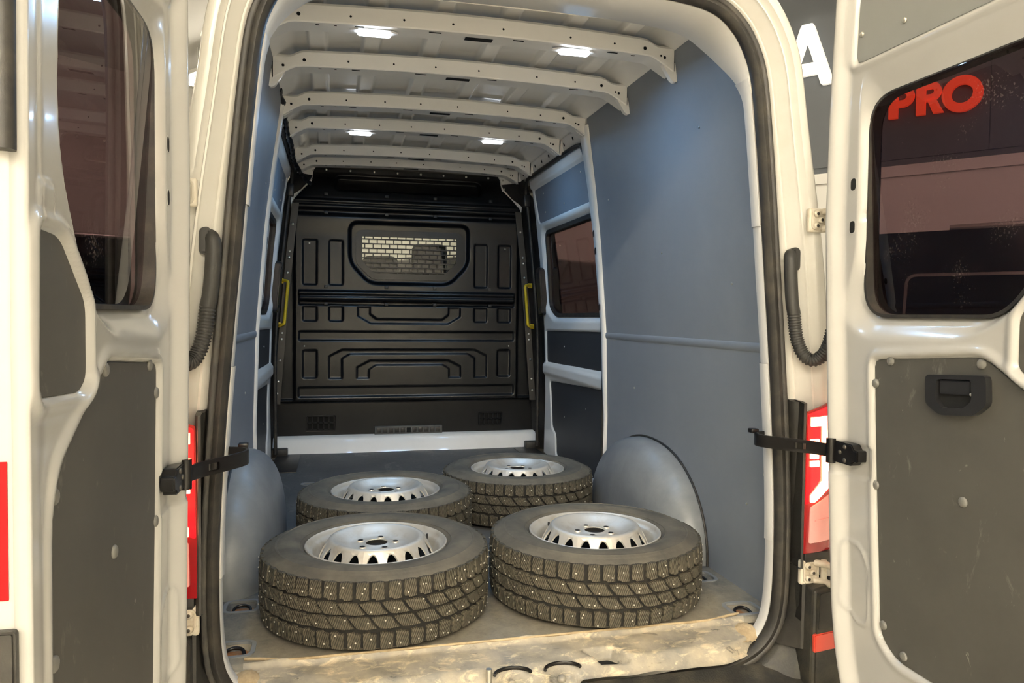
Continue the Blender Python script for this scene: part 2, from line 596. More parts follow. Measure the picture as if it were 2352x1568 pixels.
def sd_line(X, Z, pts, w):
    d = np.full(X.shape, 1e9)
    for a, b in zip(pts[:-1], pts[1:]):
        ex, ez = b[0] - a[0], b[1] - a[1]
        t = np.clip(((X - a[0]) * ex + (Z - a[1]) * ez) / (ex * ex + ez * ez), 0, 1)
        d = np.minimum(d, np.hypot(X - a[0] - ex * t, Z - a[1] - ez * t))
    return d - w


def snap(A, Z, D, tol):
    """pull grid points that lie within tol of an outline onto it"""
    gz = np.gradient(D, axis=0) / (np.gradient(Z, axis=0) + 1e-9)
    ga = np.gradient(D, axis=1) / (np.gradient(A, axis=1) + 1e-9)
    n = np.hypot(ga, gz) + 1e-9
    near = np.abs(D) < tol
    A2 = np.where(near, A - ga / n * D, A)
    Z2 = np.where(near, Z - gz / n * D, Z)
    return A2, Z2, D > -tol


def sstep(a, b, x):
    t = np.clip((x - a) / (b - a), 0, 1)
    return t * t * (3 - 2 * t)


def lathe(name, prof, n, m, parent=None, angle=40, closed=False):
    v, f = [], []
    k = len(prof)
    for i in range(n):
        th = 2 * math.pi * i / n
        for r, z in prof: v.append((r * math.cos(th), r * math.sin(th), z))
    for i in range(n):
        j = (i + 1) % n
        for q in range(k if closed else k - 1):
            q2 = (q + 1) % k
            f.append((i * k + q, j * k + q, j * k + q2, i * k + q2))
    return from_py(name, v, f, m, parent, angle=angle)


def bolt_bm(bm, c, n, r, h):
    """a domed bolt head at c, facing n"""
    n = Vector(n).normalized()
    a = n.orthogonal().normalized()
    b = n.cross(a)
    c = Vector(c)
    prof = [(1, 0), (1, 0.45), (0.8, 0.8), (0.4, 1.0)]
    rows = []
    for pr, ph in prof:
        rows.append([bm.verts.new(c + (a * math.cos(t) + b * math.sin(t)) * r * pr + n * h * ph)
                     for t in [2 * math.pi * k / 12 for k in range(12)]])
    for x, y in zip(rows[:-1], rows[1:]):
        for k in range(12):
            bm.faces.new((x[k], x[(k + 1) % 12], y[(k + 1) % 12], y[k]))
    bm.faces.new(rows[-1])


def bolt(name, c, n, r, h, m, parent):
    bm = bmesh.new()
    bolt_bm(bm, c, n, r, h)
    return from_bm(name, bm, m, parent, angle=50)


def disc_bm(bm, c, n, r, squash=1.0, axis=None, k=14):
    n = Vector(n).normalized()
    a = Vector(axis).normalized() if axis is not None else n.orthogonal().normalized()
    b = n.cross(a)
    c = Vector(c)
    bm.faces.new([bm.verts.new(c + a * math.cos(2 * math.pi * i / k) * r + b * math.sin(2 * math.pi * i / k) * r * squash) for i in range(k)])

# ================================================================== the workshop
def build_room():
    A0, A1, B1 = -9.0, 8.8, 13.0

    def slab(name, pts, m, thick):
        n = (Vector(pts[1]) - Vector(pts[0])).cross(Vector(pts[3]) - Vector(pts[0])).normalized()
        v = [Vector(p) for p in pts] + [Vector(p) - n * thick for p in pts]
        f = [(0, 1, 2, 3), (7, 6, 5, 4)] + [(i, i + 4, (i + 1) % 4 + 4, (i + 1) % 4) for i in range(4)]
        o = from_py(name, v, f, m, smooth=False)
        tag(o, kind='structure')
        return o

    fl = slab('floor', [room(A0, 0, GROUND), room(A0, B1, GROUND), room(A1, B1, GROUND), room(A1, 0, GROUND)], M['concrete'], 0.2)
    slab('ceiling', [room(A0, 0, CEIL), room(A1, 0, CEIL), room(A1, B1, CEIL), room(A0, B1, CEIL)], M['ceil'], 0.2)
    zb = 2.362
    w = slab('wall_front', [room(A0, 0, zb), room(A1, 0, zb), room(A1, 0, CEIL), room(A0, 0, CEIL)], M['wall_grey'], 0.25)
    w2 = slab('white_base', [room(A0, -.0, GROUND), room(A1, -.0, GROUND), room(A1, -.0, zb), room(A0, -.0, zb)], M['wall_white'], 0.25)
    w2.parent = w
    del w2['kind']
    # each grey cladding sheet above the band is a panel of its own
    a = A0
    k = 0
    while a < A1 - 0.01:
        a2 = min(a + 1.15, A1)
        bm = bmesh.new()
        pts = [(a + .004, zb + .06), (a2 - .004, zb + .06), (a2 - .004, CEIL - .01), (a + .004, CEIL - .01)]
        lo = [bm.verts.new(room(p[0], 0.0, p[1])) for p in pts]
        hi = [bm.verts.new(room(p[0], 0.012, p[1])) for p in pts]
        bm.faces.new(hi)
        for i in range(4): bm.faces.new((lo[i], lo[(i + 1) % 4], hi[(i + 1) % 4], hi[i]))
        from_bm('cladding_panel', bm, M['wall_grey'], w, smooth=False)
        a = a2
    # white band moulding and door joint below it
    for z0, z1, d in ((2.262, 2.362, 0.03), (1.36, 1.375, 0.012), (0.42, 0.435, 0.012)):
        v = [room(A0, 0, z0), room(A1, 0, z0), room(A1, 0, z1), room(A0, 0, z1), room(A0, d, z0), room(A1, d, z0), room(A1, d, z1), room(A0, d, z1)]
        f = [(4, 5, 6, 7), (0, 1, 5, 4), (3, 7, 6, 2)]
        t = from_py('trim_1' if z0 > 2 else 'band_rail', v, f, M['wall_white'], None if z0 > 2 else w2, smooth=False)
        if z0 > 2: tag(t, kind='structure')
    slab('wall_left', [room(A0, 0, GROUND), room(A0, 0, CEIL), room(A0, B1, CEIL), room(A0, B1, GROUND)], M['wall_white'], 0.25)
    slab('wall_right', [room(A1, 0, GROUND), room(A1, 0, CEIL), room(A1, B1, CEIL), room(A1, B1, GROUND)][::-1], M['wall_white'], 0.25)
    slab('wall_back', [room(A0, B1, GROUND), room(A1, B1, GROUND), room(A1, B1, CEIL), room(A0, B1, CEIL)][::-1], M['wall_white'], 0.25)
    # dark window high in the left wall
    win = empty('window_1')
    tag(win, kind='structure')
    x0 = A0 + 0.01
    for b0, b1 in ((4.05, 4.75), (4.8, 5.5)):
        v = [room(x0, b0, 2.85), room(x0, b1, 2.85), room(x0, b1, 3.95), room(x0, b0, 3.95)]
        v += [p - UU * 0.03 for p in v]
        from_py('window_pane', v, [(4, 5, 6, 7), (0, 1, 5, 4), (1, 2, 6, 5), (2, 3, 7, 6), (3, 0, 4, 7)], M['carglass'], win, smooth=False)
    for b0, b1, z0, z1 in ((3.97, 4.05, 2.77, 4.03), (4.75, 4.8, 2.77, 4.03), (5.5, 5.58, 2.77, 4.03), (3.97, 5.58, 2.77, 2.85), (3.97, 5.58, 3.95, 4.03)):
        v = [room(x0, b0, z0), room(x0, b1, z0), room(x0, b1, z1), room(x0, b0, z1)]
        v += [p - UU * 0.05 for p in v]
        from_py('window_frame', v, [(4, 5, 6, 7), (0, 1, 5, 4), (1, 2, 6, 5), (2, 3, 7, 6), (3, 0, 4, 7)], M['wall_grey'], win, smooth=False)


build_room()


def ceiling_light(a, b, along_b, m, label):
    """pendant linear luminaire: steel spine, opal diffuser below it, two wires"""
    L = 1.25
    e = empty('ceiling_light', room(a, b, CEIL - 0.35))
    e.rotation_euler = (0, 0, math.atan2(-UU.y, -UU.x) + (math.pi / 2 if along_b else 0))
    box('housing', (-L, -0.07, 0.0), (L, 0.07, 0.05), M['ceil'], e, 0.0)
    box('diffuser', (-L + .02, -0.065, -0.10), (L - .02, 0.065, -0.001), m, e, 0.0)
    for x in (-L * .8, L * .8):
        tube('wire', [(x, 0, .05), (x, 0, .35)], .004, M['ceil'], e, 5)
    tag(e, label, 'ceiling light', 'workshop ceiling lights')
    return e


for a, b, al in [(-6.2, 2.6, 0), (-2.4, 2.6, 0), (1.6, 2.6, 0), (5.2, 2.6, 0), (-6.0, 7.6, 1), (0.2, 7.4, 1)]:
    ceiling_light(a, b, al, M['tube_front'], 'linear pendant ceiling light of the workshop, out of frame')
for y in (-5.4, -7.6):
    for x in (-3.9, -1.9, .1):
        w = Vector((x, y, 0)) - P0
        e = ceiling_light(-w.dot(UU), w.dot(VV), 0, M['tube_back'], 'linear pendant ceiling light in the hall behind the van, out of frame')
        e.rotation_euler = (0, 0, 0)


# ------------------------------------------------------------------ wall letters
def letter(name, parts, holes_depth, m, label, a0, z0, depth=0.045):
    """parts: list of 2-D outlines (already solid), placed on the sign wall"""
    bm = bmesh.new()
    for poly in parts:
        lo = [bm.verts.new(room(a0 + p[0], 0.03, z0 + p[1])) for p in poly]
        hi = [bm.verts.new(room(a0 + p[0], 0.03 + depth, z0 + p[1])) for p in poly]
        bm.faces.new(lo[::-1]); bm.faces.new(hi)
        n = len(poly)
        for i in range(n): bm.faces.new((lo[i], lo[(i + 1) % n], hi[(i + 1) % n], hi[i]))
    return tag(from_bm(name, bm, m, smooth=False), label, 'wall letter')


def arc_band(cx, cz, r0, r1, t0, t1, n=20, sx=1.0):
    t = np.linspace(t0, t1, n)
    return [(cx + r1 * sx * math.cos(x), cz + r1 * math.sin(x)) for x in t] + [(cx + r0 * sx * math.cos(x), cz + r0 * math.sin(x)) for x in t[::-1]]


def build_letters():
    # white A: legs with rounded feet and a crossbar
    h = 0.62
    A_l = round_poly([(-0.265, 0), (-0.145, 0), (0.058, h), (-0.058, h)], [0.02, 0.02, 0.015, 0.03], 4)
    A_r = round_poly([(0.145, 0), (0.265, 0), (0.058, h), (-0.058, h)], [0.02, 0.02, 0.03, 0.015], 4)
    bar = [(-0.19, 0.115), (0.19, 0.115), (0.15, 0.235), (-0.15, 0.235)]
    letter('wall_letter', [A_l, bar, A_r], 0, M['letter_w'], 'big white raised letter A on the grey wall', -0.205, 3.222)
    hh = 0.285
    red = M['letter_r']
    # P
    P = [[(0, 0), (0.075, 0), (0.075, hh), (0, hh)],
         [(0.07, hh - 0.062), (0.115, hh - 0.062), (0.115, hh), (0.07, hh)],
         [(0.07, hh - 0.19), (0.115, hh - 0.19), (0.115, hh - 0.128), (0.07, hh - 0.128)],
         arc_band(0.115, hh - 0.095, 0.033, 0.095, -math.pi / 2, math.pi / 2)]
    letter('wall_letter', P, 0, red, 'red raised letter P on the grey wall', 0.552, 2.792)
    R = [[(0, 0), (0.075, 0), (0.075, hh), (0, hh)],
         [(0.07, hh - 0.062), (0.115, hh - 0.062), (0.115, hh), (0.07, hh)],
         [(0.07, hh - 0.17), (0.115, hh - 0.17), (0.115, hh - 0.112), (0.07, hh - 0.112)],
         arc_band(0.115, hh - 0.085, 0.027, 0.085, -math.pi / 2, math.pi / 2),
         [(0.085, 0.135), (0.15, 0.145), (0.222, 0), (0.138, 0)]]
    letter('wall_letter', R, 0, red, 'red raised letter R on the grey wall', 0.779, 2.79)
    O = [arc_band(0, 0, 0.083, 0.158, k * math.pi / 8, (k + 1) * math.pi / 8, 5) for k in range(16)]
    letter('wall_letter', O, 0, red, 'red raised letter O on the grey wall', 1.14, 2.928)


build_letters()


# ------------------------------------------------------------------ dark vans parked in the workshop
def parked_van(origin, heading, label):
    """origin: ground point under the near long side's start; heading: direction of its length"""
    h = Vector(heading).normalized()
    side = Vector((-h.y, h.x, 0))
    e = empty('parked_van', origin)
    e.rotation_euler = (0, 0, math.atan2(h.y, h.x))
    tag(e, label, 'van')
    L, Wd, H = 4.6, 1.75, 2.16
    prof = [(0.05, 0.32), (0.0, 0.6), (0.0, 1.1), (0.04, H - 0.10), (0.14, H), (3.3, H), (3.75, 1.4), (4.45, 1.12), (L, 0.9), (L, 0.32)]
    bm = bmesh.new()
    pr = round_poly(prof, 0.07, 5)
    lo = [bm.verts.new((p[0], 0.0, p[1])) for p in pr]
    hi = [bm.verts.new((p[0], Wd, p[1])) for p in pr]
    f0 = bm.faces.new(lo[::-1]); f1 = bm.faces.new(hi)
    for i in range(len(pr)): bm.faces.new((lo[i], lo[(i + 1) % len(pr)], hi[(i + 1) % len(pr)], hi[i]))
    bmesh.ops.bevel(bm, geom=list(f0.edges) + list(f1.edges), offset=0.09, segments=4, affect='EDGES')
    from_bm('body', bm, M['darkcar'], e)
    for y, s in ((0.0, -1), (Wd, 1)):
        for x0, x1 in ((0.35, 1.2), (1.3, 2.3), (2.4, 3.2)):
            poly = round_poly([(x0, 1.18), (x1, 1.18), (x1 - 0.03, 1.85), (x0 + 0.03, 1.85)], 0.06)
            w = prism('side_window', poly, lambda a, b, d: (a, y + s * d, b), -0.02, 0.006, M['carglass'], e)
            ring('chrome_trim', poly, offset_poly(poly, 0.02), lambda a, b, d: (a, y + s * d, b), -0.01, 0.012, M['chrome'], w)
        for x in (0.85, 3.75):
            t = tube('wheel', [(x, y + s * 0.02, 0.33), (x, y - s * 0.2, 0.33)], 0.33, M['rubber'], e, 24)
            tube('hub_cap', [(x, y + s * 0.03, 0.33), (x, y, 0.33)], 0.2, M['chrome'], t, 20)
    for x0 in (0.4,):
        box('roof_rail', (0.6, 0.12, H), (3.1, 0.16, H + 0.05), M['chrome'], e, 0.01)
        box('roof_rail', (0.6, Wd - 0.16, H), (3.1, Wd - 0.12, H + 0.05), M['chrome'], e, 0.01)
    return e


parked_van(room(0.72, 1.9, GROUND), -UU, 'dark parked van seen through the right rear door glass')
parked_van(room(-5.6, 1.9, GROUND), -UU, 'dark parked van seen through the side door window')
parked_van(room(-6.1, 3.0, GROUND), VV, 'dark parked van seen through the left rear door glass')

# ================================================================== the cargo van
VAN = empty('cargo_van', (0, 0, 0))
tag(VAN, 'white cargo van with both rear doors open, seen into its load bay', 'van')

# inner edge of the tail opening (right half), plane y about -0.18
HALF = [(0, -.115), (.25, -.112), (.463, -.102), (.62, -.082), (.715, -.045), (.764, .015), (.781, .1), (.785, .25), (.782, .4), (.771, .6),
        (.752, .844), (.731, 1.08), (.712, 1.3), (.692, 1.5), (.676, 1.62), (.654, 1.69), (.612, 1.756), (.545, 1.803), (.42, 1.824), (.21, 1.833), (0, 1.836)]
NH = 150
hc = smooth_curve(HALF, NH)
LOOP = np.vstack([hc, np.stack([-hc[-2:0:-1, 0], hc[-2:0:-1, 1]], 1)])
_T = np.roll(LOOP, -1, 0) - np.roll(LOOP, 1, 0)
_T /= np.linalg.norm(_T, axis=1)[:, None]
NRM = np.stack([_T[:, 1], -_T[:, 0]], 1)
NL = len(LOOP)


def loft_loop(name, sec, m, parent, cond=None, k=None, flip=False):
    """sec: list of (offset, y) or callables of loop index; cond: keep predicate on (x, z)"""
    P = np.zeros((NL + 1, len(sec), 3))
    for i in range(NL + 1):
        j = i % NL
        kk = k(LOOP[j]) if k else 1.0
        for q, s in enumerate(sec):
            o, y = s(LOOP[j]) if callable(s) else s
            p = LOOP[j] + NRM[j] * o * kk
            P[i, q] = (p[0], y, p[1])
    mask = None
    if cond is not None:
        keep = np.array([cond(LOOP[i % NL]) for i in range(NL + 1)])
        mask = np.repeat((keep[:-1] & keep[1:])[:, None], len(sec) - 1, 1)
    return grid(name, P, m, parent, mask, flip, angle=50)


def kz(p):
    return 1.0 - 0.2 * float(sstep(1.0, 1.6, np.array(p[1])))


FRAME_SEC = [(.030, -.150), (.036, -.166), (.046, -.172), (.050, -.188), (.058, -.196), (.064, -.195), (.068, -.204), (.094, -.220), (.097, -.229),
             (.102, -.230), (.105, -.225), (.112, -.231), (.119, -.243), (.140, -.247), (.150, -.242), (.158, -.225), (.164, -.18), (.172, -.08)]
fr = loft_loop('tail_door_frame', FRAME_SEC, M['jamb'], VAN, cond=lambda p: p[1] > .17, k=kz)
loft_loop('tail_bumper_trim', [(.030, -.150), (.036, -.170), (.045, -.182), (.05, -.205), (.06, -.212), (.085, -.225), (.12, -.25), (.16, -.262), (.175, -.2), (.18, -.1)],
          M['bumper'], VAN, cond=lambda p: p[1] < .18)
# rubber seal around the whole opening
loft_loop('door_seal', [(.034, -.152), (.004, -.160), (-.004, -.176), (.001, -.192), (.010, -.201), (.020, -.2), (.0235, -.196), (.028, -.2), (.036, -.199), (.042, -.188), (.040, -.160)],
          M['rubber'], VAN)


# inner lip of the opening: pillar trims up the sides, deep header at the top
def lip_y(p):
    t = float(sstep(1.55, 1.80, np.array(p[1])))
    return -.132 + t * .135


LIP = [(.006, -.165), (-.002, -.168), (-.004, -.160), lambda p: (-.006, lip_y(p)), lambda p: (.004, lip_y(p) + .012), lambda p: (.03, lip_y(p) + .02), lambda p: (.105 if p[1] < 1.6 else .16, lip_y(p) + .03)]
cuts = [(-.02, .268), (.272, .80), (.804, 1.203), (1.207, 1.62)]
for sgn in (1, -1):
    for n, (z0, z1) in enumerate(cuts):
        dd = 0.004 if n % 2 else 0.0
        sec = [((s[0] - dd, s[1]) if not callable(s) else (lambda p, s=s, dd=dd: (s(p)[0] - dd, s(p)[1]))) for s in LIP]
        loft_loop('pillar_trim', sec, M['trim'], VAN, cond=lambda p, z0=z0, z1=z1, sgn=sgn: z0 - .012 <= p[1] <= z1 + .012 and p[0] * sgn > 0, flip=True)
hd = loft_loop('tail_header', LIP, M['paint_in'], VAN, cond=lambda p: p[1] > 1.585, flip=True)
# header face up to the roof
P = np.zeros((2, 41, 3))
for i, x in enumerate(np.linspace(-.74, .74, 41)):
    P[0, i] = (x, .012, 1.83 - .012 * (x / .7) ** 2)
    P[1, i] = (x, .03, 2.02)
grid('header_face', P, M['paint_in'], hd)
bm = bmesh.new()
for x, y, r, s in [(-.07, -.05, .014, .8), (.125, -.045, .014, .8), (.12, -.012, .014, .8), (.165, -.014, .017, .7), (.40, -.012, .015, .6), (.51, -.015, .014, .6),
                   (-.3, -.02, .014, .7), (-.45, -.02, .014, .7), (.235, -.02, .006, .6), (.26, -.01, .006, .6), (.455, -.015, .006, .6)]:
    z = np.interp(abs(x), hc[::-1, 0], hc[::-1, 1])
    disc_bm(bm, (x, y, z + .0015), (0, 0, -1), r, s, (1, 0, 0))
tag(from_bm('punched_hole', bm, M['hole'], hd, smooth=False), kind='stuff')


# ------------------------------------------------------------------ shell: outer sides and roof
def x_wall(z):
    return np.interp(z, [-.3, 0, .4, .85, 1.3, 1.6, 1.8, 1.94, 2.05], [.86, .862, .868, .856, .82, .785, .757, .738, .70])


def x_out(z):
    return np.interp(z, [-.6, -.1, .4, .9, 1.3, 1.6, 1.8, 1.95, 2.05], [.93, .985, .995, .985, .945, .90, .865, .80, .70])


WIN_Y0, WIN_Y1, WIN_Z0, WIN_Z1 = 1.62, 2.62, .94, 1.475
zz = np.concatenate([np.linspace(-.42, .9, 23), np.linspace(.94, 1.475, 10), np.linspace(1.53, 2.06, 14)])
yy = np.concatenate([np.linspace(-.085, 1.56, 24), np.linspace(1.62, 2.62, 12), np.linspace(2.7, 4.9, 24)])
for sgn in (1, -1):
    Y, Z = np.meshgrid(yy, zz)
    taper = np.interp(Y, [-.085, .15, .6], [.065, .02, 0]) + np.interp(Y, [3.2, 4.0, 4.9], [0, .06, .42])
    X = (x_out(Z) - taper) * sgn
    P = np.stack([X, Y, Z], -1)
    yc, zc = (Y[:-1, :-1] + Y[1:, 1:]) / 2, (Z[:-1, :-1] + Z[1:, 1:]) / 2
    mask = ~((yc > WIN_Y0) & (yc < WIN_Y1) & (zc > WIN_Z0) & (zc < WIN_Z1))
    mask &= ~((yc > 3.25) & (yc < 4.2) & (zc > .98) & (zc < 1.55))
    mask &= ~((zc > 1.0) & (yc > 4.95 - (zc - .75) * .62))
    grid('body_side', P, M['paint'], VAN, mask, flip=sgn < 0)
xs = np.linspace(-.72, .72, 25)
ys = np.concatenate([np.linspace(-.15, 3.4, 20), np.linspace(3.5, 4.1, 5)])
Xg, Yg = np.meshgrid(xs, ys)
P = np.stack([Xg, Yg, 2.075 - .02 * (Xg / .7) ** 2 - np.interp(Yg, [3.3, 4.1], [0, .06])], -1)
grid('roof_skin', P, M['paint'], VAN)
box('tail_roof_edge', (-.70, -.215, 1.945), (.70, -.07, 2.08), M['paint'], VAN, .035, 4)

# inner roof skin with pressed longitudinal ribs
xs = np.linspace(-.745, .745, 299)
ys = np.linspace(.0, 3.02, 160)
Xg, Yg = np.meshgrid(xs, ys)
Zr = 2.035 - .03 * (Xg / .7) ** 2
for cx in (-.57, -.36, -.12, .12, .36, .57):
    d = np.abs(Xg - cx) - .028
    Zr -= .022 * (1 - sstep(0, .012, d))
edge = sstep(.655, .745, np.abs(Xg))
Zr -= .07 * edge
# cross step half way between the beams
for yb in (.475, .939, 1.49, 1.941, 2.599):
    d = np.abs(Yg - (yb + .13)) - .06
    Zr -= .006 * (1 - sstep(0, .02, d)) * (1 - edge)
grid('roof_inner_panel', np.stack([Xg, Yg, Zr], -1), M['paint_in'], VAN, flip=True)

# roof side rails with rows of punched holes
for sgn in (1, -1):
    sec = [(.70, 1.985), (.742, 1.965), (.748, 1.93), (.765, 1.87), (.79, 1.845), (.82, 1.84)]
    ys = np.linspace(1.47, 3.02, 14)
    P = np.array([[(s[0] * sgn, y, s[1]) for s in sec] for y in ys])
    rl = grid('roof_side_rail', P, M['paint_in'], VAN, flip=sgn > 0)
    bm = bmesh.new()
    for y in np.linspace(1.6, 2.85, 9):
        disc_bm(bm, (.756 * sgn, y, 1.898), (-sgn, 0, -.28), .012, .8)
    tag(from_bm('rail_hole', bm, M['hole'], rl, smooth=False), kind='stuff')
    ys = np.linspace(.02, 1.5, 6)
    P = np.array([[(s[0] * sgn, y, s[1]) for s in [(.69, 1.99), (.735, 1.955), (.742, 1.93), (.746, 1.915)]] for y in ys])
    grid('roof_side_rail', P, M['paint_in'], VAN, flip=sgn > 0)

# ------------------------------------------------------------------ roof beams
BEAM_Y = [.475, .939, 1.49, 1.941, 2.599]


def beam_profile():
    top, bot = [], []
    for x in np.linspace(0, .62, 14):
        top.append((x, 1.978 - .018 * (x / .625) ** 2))
    top += [(.636, 1.957), (.655, 1.946), (.672, 1.938), (.70, 1.936), (.738, 1.938)]
    for x in np.linspace(0, .645, 14):
        bot.append((x, 1.921 - .017 * (x / .645) ** 2))
    bot += [(.66, 1.898), (.7, 1.876), (.738, 1.853)]
    return top, bot


def build_beam(y, tail):
    top, bot = beam_profile()
    full_t = [(-x, z) for x, z in top[::-1]] + top[1:]
    full_b = [(-x, z) for x, z in bot[::-1]] + bot[1:]
    v, f = [], []
    # hat section: rear web, bottom flange (a little wider), front web
    tt = resample(full_t, 90, False)
    bb = resample(full_b, 90, False)
    rows = []
    rows.append([(p[0], y + .012, p[1] + .012) for p in tt])
    rows.append([(p[0], y, p[1]) for p in tt])
    rows.append([(p[0], y, p[1] + .004) for p in bb])
    rows.append([(p[0], y + .004, p[1]) for p in bb])
    rows.append([(p[0], y + .085, p[1]) for p in bb])
    rows.append([(p[0], y + .092, p[1] + .006) for p in bb])
    rows.append([(p[0], y + .092, p[1]) for p in tt])
    o = grid('roof_beam', np.array(rows), M['paint_in'], VAN, flip=True, angle=35)
    # screw holes in the web and slots in the flange
    bm = bmesh.new()
    for x, r in [(-.70, .0055), (-.62, .0065), (-.45, .004), (-.27, .004), (.08, .004), (.33, .004), (.5, .004), (.62, .0065), (.70, .0055), (.685, .004), (-.1, .004)]:
        zt = np.interp(abs(x), [p[0] for p in top], [p[1] for p in top])
        zb = np.interp(abs(x), [p[0] for p in bot], [p[1] for p in bot])
        disc_bm(bm, (x, y - .0012, zt * .45 + zb * .55), (0, -1, 0), r, 1)
    for x, w, d in [(-.5, .004, .004), (-.42, .016, .005), (-.16, .022, .005), (-.0, .05, .016), (.14, .02, .005), (.5, .02, .005), (.58, .008, .005), (-.56, .006, .004)]:
        zb = np.interp(abs(x), [p[0] for p in bot], [p[1] for p in bot])
        yc = y + (.02 if d < .01 else .05)
        q = [bm.verts.new((x + sx * w, yc + sy * d, zb - .0012)) for sx, sy in ((-1, -1), (-1, 1), (1, 1), (1, -1))]
        bm.faces.new(q)
    tag(from_bm('punched_hole', bm, M['hole'], o, smooth=False), kind='stuff')
    for sgn in (1, -1):
        # end gusset: flange turned down the wall
        poly = round_poly([(.69, 1.885), (.742, 1.85), (.748, 1.94), (.762, 1.94), (.768, 1.86), (.752, tail), (.732, tail + .006)], .012, 4)
        prism('end_gusset', poly, lambda a, b, d: (a * sgn, y + d, b), .004, .03, M['paint_in'], o, .004)
        slot = round_poly([(.692, 1.872), (.727, 1.849), (.732, 1.853), (.697, 1.878)], .002, 2)
    # dark gap between beam and roof skin
    return o


beams = [build_beam(y, 1.815 if i < 2 else 1.846) for i, y in enumerate(BEAM_Y)]
# front header above the bulkhead
fh = build_beam(2.93, 1.846)

# ------------------------------------------------------------------ roof lamps
LAMPS = [(-.37, BEAM_Y[0]), (.357, BEAM_Y[0]), (-.37, BEAM_Y[3]), (.357, BEAM_Y[3])]
for i, (x, y) in enumerate(LAMPS):
    zb = 1.916 - .017 * (x / .645) ** 2
    e = empty('roof_lamp', (x, y + .04, zb), VAN)
    poly = round_poly([(-.085, 0), (-.06, .016), (.06, .016), (.085, 0), (.06, -.016), (-.06, -.016)], .006, 3)
    prism('lamp_base', poly, lambda a, b, d: (a, b, d), -.004, .002, M['ledcase'], e)
    lens = round_poly([(-.058, -.019), (.058, -.019), (.058, .019), (-.058, .019)], .012, 4)
    prism('lamp_lens', lens, lambda a, b, d: (a, b, -d), .003, .014, M['led'], e, .004)
    ld = bpy.data.lights.new('led_glow', 'AREA')
    ld.shape = 'RECTANGLE'
    ld.size, ld.size_y = .11, .036
    ld.energy = LED_POWER
    ld.color = COOL
    ld.spread = math.radians(170)
    lo = bpy.data.objects.new('led_glow', ld)
    COL.objects.link(lo)
    lo.parent = e
    lo.location = (0, 0, -.017)

# ------------------------------------------------------------------ side linings
for sgn in (1, -1):
    for z0, z1 in ((.0, .826), (.842, 1.935)):
        zs = np.linspace(z0, z1, 24)
        sec = [(x_wall(z), z) for z in zs]
        rows = []
        y0, y1 = -.105, 1.475
        for y, inset in ((y0, .008), (y0 + .001, .0), (.4, 0), (.9, 0), (y1 - .001, 0), (y1, .008)):
            xx = [((a + inset) * sgn, y, z) for a, z in sec]
            xx = [((sec[0][0] + .009) * sgn, y, z0)] + xx + [((sec[-1][0] + .009) * sgn, y, z1)]
            rows.append(xx)
        P = np.array(rows)
        # the pillar narrows towards the tail, so the lining tucks in behind the trim
        t = 1 - sstep(-.11, .25, P[:, :, 1])
        grid('wall_lining', P, M['lining'], VAN, flip=sgn > 0, angle=40)
    zs = [.818, .822, .834, .846, .85]
    xo = [.0, -.004, -.0055, -.004, .0]
    P = np.array([[((x_wall(z) + o) * sgn, y, z) for z, o in zip(zs, xo)] for y in (-.1, .7, 1.474)])
    grid('joint_strip', P, M['lining'], VAN, flip=sgn > 0)
    bm = bmesh.new()
    for y, z in [(.02, .42), (.12, .30), (.75, 1.2), (.35, 1.62), (1.1, .6), (.2, 1.05), (1.3, 1.5)]:
        bolt_bm(bm, (x_wall(z) * sgn, y, z), (-sgn, 0, 0), .005, .003)
    tag(from_bm('lining_screw', bm, M['steel'], VAN), kind='stuff')

# ------------------------------------------------------------------ wheel arch covers
for sgn in (1, -1):
    nphi, nv = 60, 26
    P = np.zeros((nv, nphi, 3))
    for i in range(nv):
        t = i / (nv - 1)
        a = t * math.pi / 2
        depth = .165 * math.sin(a) ** .8
        sc = math.cos(a) ** .62 if i < nv - 1 else 0.0
        for j in range(nphi):
            ph = math.pi * j / (nphi - 1)
            yy_ = .90 + .525 * sc * math.copysign(abs(math.cos(ph)) ** .9, math.cos(ph))
            zz_ = .392 * sc * math.sin(ph) ** .95
            P[i, j] = ((x_wall(max(zz_, 0)) - .004 - depth) * sgn, yy_, max(zz_, 0.0))
    ac = grid('wheel_arch_cover', P, M['arch'], VAN, flip=sgn > 0)
    path = [((x_wall(p[2]) - .004) * sgn, .90 + (p[1] - .90) * 1.012, p[2] * 1.012) for p in P[0]]
    tube('cover_edge', path, .0045, M['rubber'], ac, 6)

# ------------------------------------------------------------------ cargo floor with recessed lashing eyes
EYES = [(-.786, .325), (-.77, .01), (-.64, 2.04), (.775, -.02), (.775, .272), (.64, 2.04)]


